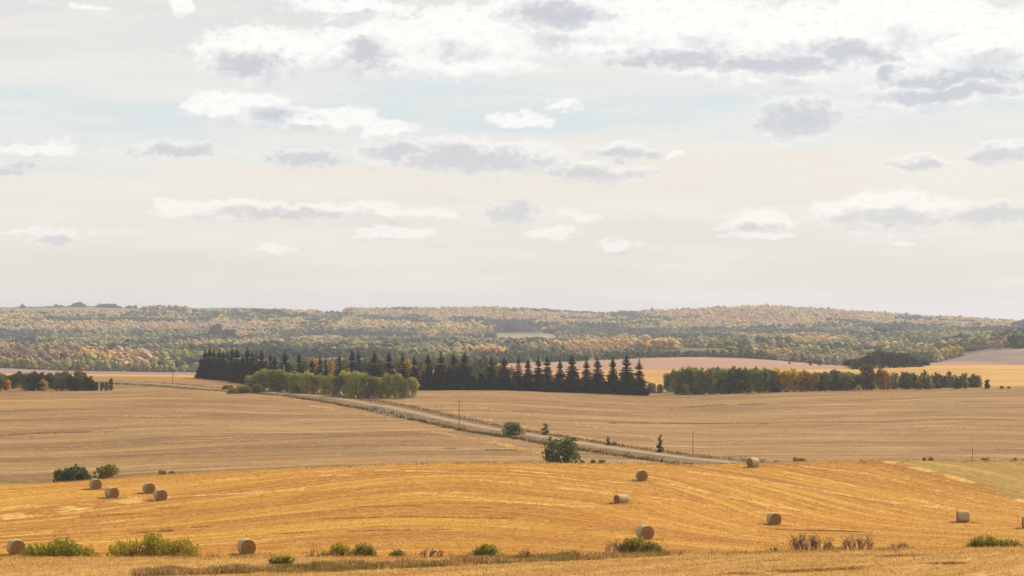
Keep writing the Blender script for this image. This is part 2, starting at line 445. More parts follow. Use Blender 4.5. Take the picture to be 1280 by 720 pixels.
mats['far_meadow'] = field_mat('far_meadow_grass', (.34, .19, .06), (.22, .11, .04), (.44, .28, .10), (.30, .14, .05), .10, .03, .01, .3, None, .5, (.22, .17, .05), .6)
mats['far_golden_field'] = field_mat('far_golden_stubble', (.52, .31, .085), (.40, .20, .05), (.62, .42, .15), (.46, .22, .07), .05, .012, .003, .1, None, .3)
mats['pale_far_field'] = field_mat('pale_far_stubble', (.36, .26, .15), (.28, .20, .11), (.42, .32, .20), (.32, .22, .13), .02, .006, .001, .05, None, .1)
mats['valley_floor'] = field_mat('valley_scrub_floor', (.20, .17, .065), (.11, .10, .045), (.36, .26, .10), (.24, .15, .08), .02, .005, .004, .2, None, .06, (.09, .10, .035), .8)
mats['plain_beyond_hills'] = mats['valley_floor']

# ploughed land: brown-violet in the west, pink-brown in the middle, grey in the east
m, t, out = new_mat('ploughed_soil')
tcn = t.new('ShaderNodeTexCoord').outputs['Object']
sx = t.new('ShaderNodeSeparateXYZ'); t.l.new(tcn, sx.inputs[0])
c = t.mix(t.smooth(sx.outputs[0], -190, -20), (.27, .175, .15), (.37, .205, .125))
c = t.mix(t.smooth(sx.outputs[0], 262, 292), c, (.185, .145, .12))
lnz = t.noise(t.mapping(tcn, scale=(.004, .03, 1)), scale=1, detail=5)
c = t.mix(t.math('MULTIPLY', t.smooth(lnz, .4, .65), .4), c, (.42, .25, .16))
c = t.mix(t.math('MULTIPLY', t.smooth(lnz, .45, .3), .4), c, (.17, .12, .095))
principled(t, out, c, .95, .05)
mats['ploughed_fields'] = m

# hillside turf: green pasture near the western crest, dry leaf litter below the woods
m, t, out = new_mat('hill_turf')
tcn = t.new('ShaderNodeTexCoord').outputs['Object']
n1 = t.noise(tcn, scale=.006, detail=5)
c = t.mix(t.smooth(n1, .4, .6), (.16, .14, .06), (.30, .22, .10))
sx = t.new('ShaderNodeSeparateXYZ'); t.l.new(tcn, sx.inputs[0])
pf = t.math('MULTIPLY', t.smooth(sx.outputs[1], 5050, 5200), t.smooth(sx.outputs[0], -330, -480))
c = t.mix(pf, c, t.mix(n1, (.13, .18, .045), (.18, .20, .06)))
principled(t, out, c, .95, .05)
mats['wooded_hills'] = m
for k, o in zone_obj.items(): o.data.materials.append(mats[k])


def leaf_mat(name, scale=3.0, var=.5, trans=.35, attr=None):
    """foliage: the plant's own colour (object colour or colour attribute), varied clump by clump; leaves let some light through"""
    m, t, out = new_mat(name)
    if attr: c = t.new('ShaderNodeAttribute', attribute_name=attr).outputs['Color']
    else: c = t.new('ShaderNodeObjectInfo').outputs['Color']
    tcn = t.new('ShaderNodeTexCoord').outputs['Object']
    nz = t.noise(tcn, scale=scale, detail=4, rough=.7)
    k = t.math('ADD', 1 - var * .5, t.math('MULTIPLY', t.smooth(nz, .3, .7), var))
    c2 = t.mix(1.0, c, t.new('ShaderNodeCombineColor').outputs[0], 'MULTIPLY')
    cc = c2.node.inputs[7].links[0].from_node
    t.put(cc.inputs[0], t.math('MULTIPLY', k, 1.06)); t.put(cc.inputs[1], k); t.put(cc.inputs[2], t.math('MULTIPLY', k, .9))
    b = t.new('ShaderNodeBsdfDiffuse'); t.l.new(c2, b.inputs[0])
    if trans > 0:
        tr = t.new('ShaderNodeBsdfTranslucent'); t.l.new(c2, tr.inputs[0])
        mx = t.new('ShaderNodeMixShader'); mx.inputs[0].default_value = trans
        t.l.new(b.outputs[0], mx.inputs[1]); t.l.new(tr.outputs[0], mx.inputs[2]); t.l.new(mx.outputs[0], out.inputs[0])
    else: t.l.new(b.outputs[0], out.inputs[0])
    return m

M_leaf = leaf_mat('broad_leaves', 5.0, .7, .45)
M_need = leaf_mat('spruce_needles', 6.0, .5, .08)
M_weed = leaf_mat('weed_blades', .6, .4, .35, attr='tint')
M_far = leaf_mat('distant_crowns', .05, .35, .35, attr='tint')

def simple(name, c1, c2, sc_=8, rough=.85, stretch=(1, 1, 1), bstr=.3):
    m, t, out = new_mat(name)
    tcn = t.new('ShaderNodeTexCoord').outputs['Object']
    n_ = t.noise(t.mapping(tcn, scale=stretch), scale=sc_, detail=5, rough=.65)
    principled(t, out, t.mix(t.smooth(n_, .35, .65), c1, c2), rough, .15, bumpv=n_, bstr=bstr, bdist=.02)
    return m
M_bark = simple('bark', (.10, .075, .055), (.20, .16, .12), 10, stretch=(1, 1, .3))
M_twig = simple('dry_twigs', (.10, .055, .05), (.19, .11, .085), 6)
M_pole = simple('weathered_pole_wood', (.20, .16, .13), (.33, .28, .23), 5, stretch=(6, 6, .4))
M_palepole = simple('pale_pole_wood', (.50, .43, .34), (.66, .58, .47), 5, stretch=(6, 6, .4))
M_ceramic = simple('insulator_ceramic', (.25, .26, .27), (.4, .4, .4), 10, .3)
M_white = simple('white_siding', (.72, .71, .68), (.82, .81, .79), 3)
M_roof = simple('grey_shingles', (.20, .19, .19), (.30, .29, .28), 5)
M_pane = simple('dark_window_glass', (.03, .04, .05), (.06, .07, .08), 2, .15)
M_metal = simple('galvanised_metal', (.5, .5, .5), (.65, .65, .63), 3, .4)


# ------------------------------------------------------------------ mesh helpers
def mesh_np(name, V, Q, mat, cols=None, smooth=False):
    """mesh from arrays: V (n,3), Q (m,3 or 4) of indices"""
    me = bpy.data.meshes.new(name); k = Q.shape[1]
    me.vertices.add(len(V)); me.vertices.foreach_set('co', V.ravel().astype(np.float32))
    me.loops.add(Q.size); me.loops.foreach_set('vertex_index', Q.ravel().astype(np.int32))
    me.polygons.add(len(Q)); me.polygons.foreach_set('loop_start', np.arange(0, Q.size, k, dtype=np.int32))
    if smooth: me.polygons.foreach_set('use_smooth', np.ones(len(Q), bool))
    me.update(calc_edges=True)
    if cols is not None:
        a = me.color_attributes.new('tint', 'FLOAT_COLOR', 'POINT')
        a.data.foreach_set('color', np.concatenate([cols, np.ones((len(cols), 1))], 1).ravel().astype(np.float32))
    me.materials.append(mat)
    return me

class MB:
    """collects rings, tubes, boxes into one mesh"""
    def __init__(s): s.v = []; s.f = []
    def tube(s, pts, rad, n=6, cap=True):
        pts = [Vector(p) for p in pts]; b0 = len(s.v)
        for i, p in enumerate(pts):
            d = (pts[min(i + 1, len(pts) - 1)] - pts[max(i - 1, 0)]).normalized()
            a = d.cross(Vector((0.31, .95, .1))).normalized(); b = d.cross(a)
            r = rad[i] if isinstance(rad, (list, tuple)) else rad
            for k in range(n):
                th = 2 * PI * k / n; s.v.append(tuple(p + (a * math.cos(th) + b * math.sin(th)) * r))
        for i in range(len(pts) - 1):
            for k in range(n):
                s.f.append((b0 + i * n + k, b0 + i * n + (k + 1) % n, b0 + (i + 1) * n + (k + 1) % n, b0 + (i + 1) * n + k))
        if cap:
            s.f.append(tuple(b0 + k for k in range(n))[::-1]); s.f.append(tuple(b0 + (len(pts) - 1) * n + k for k in range(n)))
    def box(s, c, h):
        b0 = len(s.v)
        for z in (-1, 1):
            for x, y in ((-1, -1), (1, -1), (1, 1), (-1, 1)):
                s.v.append((c[0] + x * h[0], c[1] + y * h[1], c[2] + z * h[2]))
        for f in ((0, 3, 2, 1), (4, 5, 6, 7), (0, 1, 5, 4), (1, 2, 6, 5), (2, 3, 7, 6), (3, 0, 4, 7)): s.f.append(tuple(b0 + i for i in f))
    def mesh(s, name, mat, smooth=False):
        me = bpy.data.meshes.new(name); me.from_pydata(s.v, [], s.f); me.materials.append(mat)
        if smooth:
            for p in me.polygons: p.use_smooth = True
        me.update(); return me

def tag(o, label, cat, group=None, kind=None):
    if label: o['label'] = label
    if cat: o['category'] = cat
    if group: o['group'] = group
    if kind: o['kind'] = kind

def root(name, loc, label, cat, group=None, rot=0, scale=None):
    e = bpy.data.objects.new(name, None); col.objects.link(e); e.empty_display_size = .2
    e.location = loc; e.rotation_euler = (0, 0, rot)
    if scale is not None: e.scale = scale if hasattr(scale, '__len__') else (scale,) * 3
    tag(e, label, cat, group); return e

def part(name, me, par, color=None, loc=None):
    o = bpy.data.objects.new(name, me); col.objects.link(o); o.parent = par
    if color is not None: o.color = (*color, 1)
    if loc is not None: o.location = loc
    return o

def whole(name, me, label, cat, group=None, kind=None, loc=(0, 0, 0)):
    o = bpy.data.objects.new(name, me); col.objects.link(o); o.location = loc
    tag(o, label, cat, group, kind); return o

ORD = ['leftmost', 'second', 'third', 'fourth', 'fifth', 'sixth', 'seventh', 'eighth', 'ninth', 'tenth', 'eleventh', 'twelfth', 'thirteenth', 'fourteenth', 'fifteenth',
       'sixteenth', 'seventeenth', 'eighteenth', 'nineteenth', 'twentieth', 'twenty-first', 'twenty-second', 'twenty-third', 'twenty-fourth', 'twenty-fifth', 'twenty-sixth',
       'twenty-seventh', 'twenty-eighth', 'twenty-ninth', 'thirtieth', 'thirty-first', 'thirty-second', 'thirty-third', 'thirty-fourth', 'thirty-fifth', 'thirty-sixth',
       'thirty-seventh', 'thirty-eighth', 'thirty-ninth', 'fortieth']
def nth(i, tail): return (f'leftmost {tail}' if i == 0 else f'{ORD[i]} from the left {tail}')


# ------------------------------------------------------------------ foliage geometry (unit size, origin at the foot)
def leaves(rs, pts, size, elong=1.6, up=0.3, nrm=None):
    """a small folded leaf quad at every point"""
    n = len(pts)
    d = rs.normal(size=(n, 3)); d[:, 2] += up * 2
    d /= np.linalg.norm(d, axis=1, keepdims=True)
    e = rs.normal(size=(n, 3)); e -= d * (e * d).sum(1, keepdims=True); e /= np.linalg.norm(e, axis=1, keepdims=True)
    s = size * rs.uniform(.6, 1.4, (n, 1))
    a = d * s * elong * .5; b = e * s * .5
    V = np.stack([pts - a, pts + b, pts + a, pts - b], 1).reshape(-1, 3)
    Q = np.arange(4 * n).reshape(-1, 4)
    return V, Q

def crown_mesh(seed, shape='round', n=900, size=.05, lumps=12, mat=None, up=.2, elong=1.5):
    rs = np.random.RandomState(seed)
    cs, rr = [], []
    for i in range(lumps):
        if shape == 'round':
            z = rs.uniform(.12, .88); w_ = .34 * math.sqrt(max(.05, 1 - ((z - .46) / .56) ** 2)); r = rs.uniform(.11, .19)
        elif shape == 'tall':
            z = .05 + .88 * (i + .5) / lumps; w_ = .17 * (1 - ((z - .42) / .64) ** 2) ** .8 if abs(z - .42) < .62 else .02; r = rs.uniform(.07, .12) * (1.25 - .7 * z)
        else:                                  # bush: sits on the ground, domed
            z = (i % 6) / 6 * .78 + rs.uniform(.03, .12); w_ = .43 * math.sqrt(max(.02, 1 - z ** 2 * .98)); r = rs.uniform(.12, .19)
        th = 2.4 * i + rs.uniform(-.5, .5); q = math.sqrt(rs.uniform(.1, 1))
        cs.append((math.cos(th) * w_ * q, math.sin(th) * w_ * q, z)); rr.append(r)
    cs = np.array(cs); rr = np.array(rr)
    wts = rr ** 2; k = rs.choice(lumps, n, p=wts / wts.sum())
    u = rs.normal(size=(n, 3)); u /= np.linalg.norm(u, axis=1, keepdims=True)
    rad = rr[k] * (rs.uniform(.35, 1, n) ** .5) * (1 + rs.normal(size=n) * .10)
    p = cs[k] + u * rad[:, None]
    f_ = int(n * (.34 if shape == 'bush' else .16))      # leaves through the heart of the crown
    uz = rs.uniform(.02, .86, f_); ut = rs.uniform(0, 2 * PI, f_); ur = np.sqrt(rs.uniform(0, 1, f_)) * (.44 * np.sqrt(1 - uz ** 2 * .9) if shape == 'bush' else (.36 * np.sqrt(np.clip(1 - ((uz - .45) / .5) ** 2, .05, 1)) if shape == 'round' else .15 * (1.1 - uz)))
    p[:f_] = np.stack([np.cos(ut) * ur, np.sin(ut) * ur, uz], 1)
    p[:, 2] = np.where(p[:, 2] < .02, rs.uniform(.0, .12, n), p[:, 2])
    top = max(p[:, 2].max(), .01); p[:, 2] /= top
    V, Q = leaves(rs, p, size, elong, up)
    return mesh_np('crown', V, Q, mat or M_leaf)

def limbs_mesh(seed, kind='tree'):
    rs = random.Random(seed); b = MB()
    if kind == 'tree':
        b.tube([(0, 0, -.03), (.005, 0, .3), (-.01, .01, .6), (0, 0, .88)], [.028, .022, .014, .004], 6)
        for i in range(7):
            z = .22 + .07 * i; th = rs.uniform(0, 2 * PI); L = .22 * (1 - .4 * z)
            b.tube([(0, 0, z), (math.cos(th) * L * .6, math.sin(th) * L * .6, z + L * .6), (math.cos(th) * L, math.sin(th) * L, z + L * 1.3)], [.012, .007, .002], 4)
    else:
        for i in range(11):
            th = rs.uniform(0, 2 * PI); L = rs.uniform(.15, .4)
            b.tube([(math.cos(th) * .04, math.sin(th) * .04, -.03), (math.cos(th) * L * .6, math.sin(th) * L * .6, .4), (math.cos(th) * L, math.sin(th) * L, rs.uniform(.65, .85))], [.016, .010, .003], 4)
    return b.mesh('trunk', M_bark)

def spruce_mesh(seed, full=1.0):
    rs = np.random.RandomState(seed); V = []; n = 0
    lev = int(rs.uniform(32, 42))
    for i in range(lev):
        t = (i + rs.uniform(-.3, .3)) / lev; z = .03 + .95 * t
        lean = rs.normal() * .006
        R = (.265 * (1 - t) ** .80 + .006) * full * rs.uniform(.80, 1.14)
        nb = int(11 - 5 * t)
        th0 = rs.uniform(0, 2 * PI)
        for k in range(nb):
            th = th0 + 2 * PI * k / nb + rs.uniform(-.25, .25); r = R * rs.uniform(.7, 1.2)
            dx, dy = math.cos(th), math.sin(th)
            dro = -.22 * r if t < .7 else .35 * r
            for s in range(6):                 # needle sprays along the drooping bough
                q0 = s / 6.0; q1 = (s + 1.5) / 6.0
                for side in (-1, 1):
                    wd = (r * .26 + .006) * (1 - q0 * .6) * rs.uniform(.6, 1.2)
                    p0 = np.array([dx * r * q0, dy * r * q0, z + dro * q0])
                    p1 = np.array([dx * r * q1, dy * r * q1, z + dro * q1 + rs.uniform(-.004, .008)])
                    ex = np.array([-dy * side, dx * side, 0]) * wd
                    dn = np.array([0, 0, -wd * rs.uniform(.3, 1.0)])
                    V += [p0, p1, p1 * .65 + p0 * .35 + ex + dn, p0 + ex * .5 + dn]
    for k in range(10):                        # leader shoot
        th = k * 2.4; V += [np.array([0, 0, .93 + .006 * k])] * 2 + [np.array([math.cos(th) * .008, math.sin(th) * .008, .94 + .006 * k]), np.array([0, 0, 1.0])]
    V = np.array(V); Q = np.arange(len(V)).reshape(-1, 4)
    return mesh_np('crown', V, Q, M_need)

SPRUCE = [spruce_mesh(i, f) for i, f in ((1, 1.0), (2, 1.12), (3, .9), (4, 1.05), (5, .8))]
b = MB(); b.tube([(0, 0, -.03), (0, 0, .5), (0, 0, .95)], [.018, .011, .002], 7); TRUNK_S = b.mesh('trunk', M_bark)
ROUND = [crown_mesh(20 + i, 'round', 1500, .055, 17) for i in range(5)]
TALL = [crown_mesh(40 + i, 'tall', 1100, .045, 16, up=.5) for i in range(5)]
BUSH = [crown_mesh(60 + i, 'bush', 2600, .042, 24, up=.3) for i in range(4)]
WISP = [crown_mesh(70 + i, 'tall', 420, .05, 7, up=.4, elong=1.8) for i in range(3)]
LIMB = [limbs_mesh(i) for i in range(3)]
STEM = [limbs_mesh(i, 'bush') for i in range(3)]
rnd = random.Random(5)

def jit(c, a=.12):
    k = 1 + rnd.uniform(-a, a); return tuple(max(.004, x * k * (1 + rnd.uniform(-a, a) * .5)) for x in c)

def plant(name, kind, px, py, top, label, cat, group, color, wpx=None, D=None, var=None, full=1.0):
    """stand one tree or bush: foot at picture point (px, py) or at distance D, crown top at picture height top"""
    p = on(px, D) if D else hit(px, py)
    yb = py_of(p.z, p.y)
    h = (yb - top) * p.y / F if D or True else 0
    h = max(h, .6)
    if kind == 'spruce': wid = h * full
    else: wid = (wpx * p.y / F) if wpx else h
    kdiv = {'spruce': 1.0, 'round': .92, 'tall': .46, 'bush': 1.0, 'wisp': .42}[kind]
    sx_ = wid / kdiv if kind != 'spruce' else wid
    e = root(name, p, label, cat, group, rnd.uniform(0, 6.28), (sx_, sx_, h))
    i = rnd.randrange(99) if var is None else var
    if kind == 'spruce': part('trunk', TRUNK_S, e); part('crown', SPRUCE[i % 5], e, color)
    elif kind == 'round': part('trunk', LIMB[i % 3], e); part('crown', ROUND[i % 5], e, color)
    elif kind == 'wisp': part('trunk', LIMB[i % 3], e); part('crown', WISP[i % 3], e, color)
    elif kind == 'tall': part('trunk', LIMB[i % 3], e); part('crown', TALL[i % 5], e, color)
    else: part('stems', STEM[i % 3], e); part('foliage', BUSH[i % 4], e, color)
    return e

DG = (.021, .032, .017)      # spruce
# long spruce row and its left block: (px, top y, base y, width factor)
row = [(356, 437, 485), (374, 441, 486), (390, 448, 486), (400, 443, 486), (407, 443, 486), (424, 440, 486), (440, 435, 487), (448, 437, 487), (468, 439, 487), (486, 437, 487),
       (503, 440, 487), (518, 443, 487), (535, 441, 487.3), (551, 439.5, 487.3), (567, 442, 487.3), (581, 439.5, 487.3), (602, 464, 487.3), (614, 443, 487.3), (630, 445, 487.5),
       (648, 443, 487.8), (660, 449, 488.3), (673, 444, 489), (684, 443, 489.5), (700, 449, 490), (715, 442, 490.5), (733, 447, 491), (747, 447, 491.5), (766, 445, 492.5), (783, 443, 493), (799, 448, 494)]
fulls = {602: 1.9, 407: .8, 374: .8, 400: .8, 799: 1.15, 700: .95}
for i, (px, top, by) in enumerate(row):
    plant('spruce_tree', 'spruce', px, by, top, nth(i, 'tall dark spruce in the long row behind the stubble field'), 'tree', 'spruces in the long windbreak row',
          jit(DG, .3), full=fulls.get(px, 1.08) * rnd.uniform(.88, 1.18), D=None)
low = [(592, 468), (623, 470), (640, 472), (692, 474), (708, 476), (724, 474), (757, 475), (775, 474), (558, 468), (543, 470), (574, 470)]
low.sort()
for i, (px, top) in enumerate(low):
    by = np.interp(px, [520, 640, 700, 760, 800], [487.3, 487.5, 490, 492.3, 494])
    plant('young_spruce', 'spruce', px, by, top, nth(i, 'short young spruce filling a gap low in the long row'), 'tree', 'young spruces between the tall ones', jit(DG), full=1.7)
block = [(251, 447, 473), (256, 436, 473), (262, 433, 474), (267, 434, 474), (274, 435, 475), (279, 438, 474.5), (284, 437, 476), (290, 431, 476.5), (296, 433, 478), (303, 441, 477),
         (309, 433, 479), (315, 439, 480), (320, 437, 481), (327, 436, 482), (333, 445, 483), (338, 439, 484), (343, 444, 484.5)]
for i, (px, top, by) in enumerate(block):
    plant('spruce_tree', 'spruce', px, by, top, nth(i, 'spruce in the dense dark block left of the light green bushes'), 'tree', 'spruces in the dense left block',
          jit(DG), full=1.05)
# yellow-green poplars showing behind the spruce row
yg = [(364, 450, 1), (381, 449, 0), (393, 446, 2), (412, 447, 2), (417, 452, 0), (431, 446, 1), (456, 448, 0), (462, 446, 1), (478, 446, 0), (495, 448, 1), (510, 447, 2), (525, 448, 1),
      (543, 450, 0), (558, 446, 1), (575, 449, 0), (590, 451, 0), (598, 447, 3), (606, 443, 3), (618, 449, 3), (628, 455, 1), (638, 456, 4), (348, 462, 0)]
YGC = [(.13, .15, .035), (.20, .20, .04), (.42, .30, .035), (.12, .145, .04), (.24, .15, .07)]
YGN = ['green', 'yellow green', 'yellow', 'dark green', 'brownish']
cnt = {}
for px, top, k in sorted(yg):
    cnt[k] = cnt.get(k, -1) + 1
    plant('poplar_tree', 'round' if k != 3 else 'tall', px, 0, top + 2, nth(cnt[k], YGN[k] + ' poplar standing behind the tall spruce row'), 'tree', 'poplars behind the spruce row', jit(YGC[k]), wpx=rnd.uniform(15, 20), D=rnd.uniform(975, 1010))

# light green willow mass in front of the row: (px, base, top, width px)
wil = [(318, 489, 466, 26), (330, 490, 460, 32), (345, 491, 459, 30), (358, 491, 460, 26), (372, 492, 468, 24), (384, 493, 467, 28), (397, 493, 467, 26), (410, 494, 468, 24), (424, 496, 469, 24),
       (437, 496, 465, 28), (448, 497, 463, 26), (461, 497.5, 465, 26), (458, 498, 484, 12), (476, 496.5, 467, 24), (486, 496.5, 466, 22), (496, 497, 467, 20), (505, 497, 470, 18), (516, 497, 469, 16), (345, 491, 478, 22), (372, 492, 480, 20)]
wil.sort()
for i, (px, by, top, wp) in enumerate(wil):
    c = [(.31, .31, .055), (.25, .27, .05), (.19, .21, .045), (.37, .33, .055)][i % 4]
    plant('willow_bush', 'round' if i % 3 else 'bush', px, by, top + rnd.uniform(-3, 4.5), nth(i, 'light green willow bush in the thicket before the spruces'), 'bush', 'willow bushes before the spruce row', jit(c), wpx=wp * rnd.uniform(.85, 1.3))
for px, by, top, wp, lb, c in [(304, 491.5, 482, 26, 'small light green bush at the left foot of the willow thicket', (.17, .17, .05)), (291, 492, 484.5, 16, 'low yellowish bush left of the willow thicket', (.24, .19, .05)),
                               (284, 488, 481, 18, 'low rusty brown shrub beside the field track', (.22, .12, .05)), (322, 491.5, 480, 20, 'rounded green bush at the front edge of the willow thicket', (.14, .15, .045))]:
    plant('bush', 'bush', px, by, top, lb, 'bush', None, c, wpx=wp)

# right grove
gro = []
g_top = lambda x: np.interp(x, [832, 845, 860, 880, 920, 960, 1000, 1040, 1060, 1090, 1120, 1150, 1190, 1226], [470, 462, 459, 460, 460, 460, 463, 463, 463, 466, 466, 464, 466, 468])
g_base = lambda x: np.interp(x, [830, 850, 880, 920, 960, 1000, 1040, 1130, 1226], [492, 493.3, 493.3, 492, 491, 489.6, 488.5, 486.7, 485.8])
x = 836.0
while x < 1226:
    back = rnd.random() < .5
    if 970 < x < 1003: k = 'yellow'
    elif 1003 < x < 1022 and not back: k = 'orange brown'
    elif x > 1120: k = 'dark green' if rnd.random() < .6 else 'olive'
    elif 1090 < x < 1120: k = rnd.choice(['orange brown', 'olive', 'yellow'])
    else: k = rnd.choice(['dark green', 'green', 'green', 'olive', 'green', 'dark green'])
    if back and k == 'yellow' and x > 985: k = 'green'
    gro.append((x, back, k)); x += rnd.uniform(3.4, 5.2) if x < 1060 else rnd.uniform(4.2, 6.0)
GC = {'dark green': (.11, .135, .038), 'green': (.19, .215, .05), 'olive': (.28, .26, .065), 'yellow': (.62, .47, .03), 'orange brown': (.42, .25, .06)}
cnt = {}
for x, back, k in gro:
    cnt[k] = cnt.get(k, -1) + 1
    by = float(g_base(x)); tp = float(g_top(x)) + rnd.uniform(-2.5, 4.5)
    young = x > 1095
    kind = 'tall' if (young or rnd.random() < .35) else 'round'
    p = hit(x, by); D = p.y + (rnd.uniform(14, 40) if back else rnd.uniform(0, 6))
    plant('poplar_tree', kind, x, by, tp, nth(cnt[k], k + ' tree in the grove right of the spruce row'), 'tree', 'trees of the right grove', jit(GC[k]), wpx=(rnd.uniform(10, 14) if young else rnd.uniform(15, 22)), D=D)
for px, by, top, wp, lb, c, kd in [
    (857, 493.8, 480, 12, 'small pale yellowish bush at the left front of the right grove', (.24, .20, .06), 'bush'),
    (1084, 487.5, 454.5, 25, 'tall round bronze coloured tree rising above the right grove', (.15, .105, .04), 'round'),
    (1103, 487.2, 459.5, 18, 'rusty orange tree beside the round bronze tree', (.30, .15, .04), 'round'),
    (1234, 485.8, 474, 9, 'small lone tree just right of the right grove', (.10, .09, .035), 'tall'),
    (1252, 485.6, 482, 6, 'tiny shrub on the field edge right of the lone small tree', (.12, .11, .04), 'bush'),
    (1261, 485.6, 483, 5, 'tiniest shrub on the field edge far right', (.12, .11, .04), 'bush'),
    (992, 0, 461, 8, 'small pointed dark tree rising above the yellow trees of the grove', (.03, .045, .022), 'tall'),
    (814, 491.5, 478, 14, 'low dry brown bush between spruce row and right grove', (.15, .12, .06), 'bush'),
    (825, 491.5, 480, 10, 'smaller grey brown bush touching the right grove', (.16, .13, .06), 'bush')]:
    plant('tree' if kd != 'bush' else 'bush', kd, px, by, top, lb, 'tree' if kd != 'bush' else 'bush', None, c, wpx=wp, D=905 if by == 0 else None)

# dark grove on the golden field behind, and the tiny trees by it
for i, (px, top, wp) in enumerate([(1062, 449, 18), (1071, 448, 17), (1083, 444, 18), (1091, 440, 20), (1101, 438, 22), (1113, 438.5, 20), (1122, 442, 19), (1131, 440, 18), (1139, 446, 17), (1148, 452, 14), (1157, 450, 14)]):
    plant('grove_tree', 'bush' if i % 2 else 'round', px, 0, top, nth(i, 'dark tree in the isolated clump on the far golden field'), 'tree', 'trees of the isolated dark clump', jit((.055, .07, .03)), wpx=wp * 1.15, D=1330 - 30 * (i % 2))
for px, by, top, wp, lb, c in [(1043 - 30, 457, 450, 6, 'thin small tree standing in the pink field', (.14, .10, .05)), (1024, 457, 450.5, 8, 'small rounded green tree standing in the pink field', (.06, .07, .03)),
                               (982 + 5, 455.5, 452, 4, 'tiny shrub in the pink ploughed field', (.12, .10, .05))]:
    plant('field_tree', 'round', px, by, top, lb, 'tree', None, c, wpx=wp)

# left grove
x = -14.0; i = 0; LG = []
while x < 112:
    LG.append((x, rnd.random() < .45)); x += rnd.uniform(3.4, 5.0)
LG += [(116, 0), (121, 0), (128, 0), (133, 0), (139, 0)]
cnt = {}
for x, back in LG:
    k = 'yellow' if (4 < x < 11 or 53 < x < 62) and not back else rnd.choice(['dark green', 'green', 'dark green'])
    cnt[k] = cnt.get(k, -1) + 1
    tp = np.interp(x, [0, 40, 80, 112, 116, 128, 139], [466, 465, 467, 470, 474, 478, 471]) + rnd.uniform(-1.5, 2.5)
    if k == 'yellow': tp += 9
    p = hit(x, 488.3)
    plant('poplar_tree', 'tall' if x > 60 and rnd.random() < .6 else 'round', x, 0, float(tp), nth(cnt[k], k + ' tree in the low grove at the left edge'), 'tree', 'trees of the left grove',
          jit({'dark green': (.085, .11, .034), 'green': (.17, .185, .045), 'yellow': (.48, .30, .03)}[k]), wpx=rnd.uniform(12, 18) if x < 114 else 7, D=p.y + (rnd.uniform(12, 30) if back else 1))
for i, (px, top, wp) in enumerate([(73, 465, 12), (82, 463, 14), (98, 462, 14), (105, 465, 10)]):
    plant('autumn_tree', 'round', px, 0, top, nth(i, 'rust orange tree behind the left grove'), 'tree', 'rust orange trees behind the left grove', jit((.36, .20, .07)), wpx=wp, D=960)

# bushes and saplings by the road and the golden crest
PL = [
    ('bush', 'bush', 641, 545.5, 526.5, 32, None, 'rounded grey green bush on the near side of the road', (.15, .165, .05)),
    ('sapling', 'wisp', 682, 546, 529, 11, None, 'small leaning sapling on the far road bank', (.13, .12, .04)),
    ('bush', 'bush', 703, 0, 545, 62, 432, 'large dark green bush rising behind the golden crest', (.10, .125, .035)),
    ('bush', 'bush', 741, 0, 573, 10, 436, 'low olive bush right of the large dark bush', (.10, .10, .04)),
    ('bush', 'bush', 752, 0, 573.5, 14, 436, 'second low olive bush near the large dark bush', (.13, .115, .04)),
    ('sapling', 'wisp', 760, 559, 545.5, 8, None, 'thin dry sapling beyond the road', (.14, .11, .05)),
    ('shrub', 'bush', 768, 559, 552, 9, None, 'pale dry shrub beside the thin sapling beyond the road', (.22, .16, .09)),
    ('sapling', 'wisp', 825, 568, 543.5, 11, None, 'upright ragged sapling beyond the road near the tall pole', (.09, .085, .04)),
    ('bush', 'round', 82, 0, 584.5, 40, 428, 'dark green bush at the left end of the golden crest', (.10, .12, .035)),
    ('bush', 'round', 96, 0, 581, 42, 432, 'dark green bush joined to the one left of it near the bales', (.115, .13, .035)),
    ('bush', 'round', 133, 0, 580.5, 44, 430, 'yellowish green bush behind the two left bales', (.24, .21, .045)),
    ('bush', 'bush', 204, 0, 587.5, 15, 428, 'low green bush on the crest above the left bales', (.10, .11, .035)),
    ('bush', 'bush', 216, 0, 588, 14, 428, 'flat green bush on the crest right of its twin', (.11, .12, .035)),
    ('bush', 'bush', 1000, 0, 571, 26, 428, 'low green bush on the crest right of the far bale', (.085, .10, .03)),
    ('shrub', 'bush', 1155, 0, 571, 9, 428, 'tiny grey shrub on the right crest', (.09, .075, .05)),
    ('shrub', 'bush', 1163, 0, 570, 10, 428, 'tiny dark shrub on the right crest beside a grey one', (.07, .07, .035)),
    ('bush', 'bush', 1231, 0, 571, 14, 428, 'small green bush on the crest right of the thin pole', (.09, .10, .03)),
    ('bush', 'bush', 1268, 0, 571.5, 8, 428, 'small yellowish bush on the crest at far right', (.15, .12, .04)),
    ('bush', 'bush', 1279, 0, 573.5, 12, 428, 'flat yellow green bush on the crest cut by the right edge', (.17, .15, .045)),
    # in the fold behind the foreground crest
]
for nm, kd, px, by, top, wp, D, lb, c in PL:
    plant(nm, kd, px, by, top, lb, 'tree' if nm == 'sapling' else nm, None, c, wpx=wp, D=D)


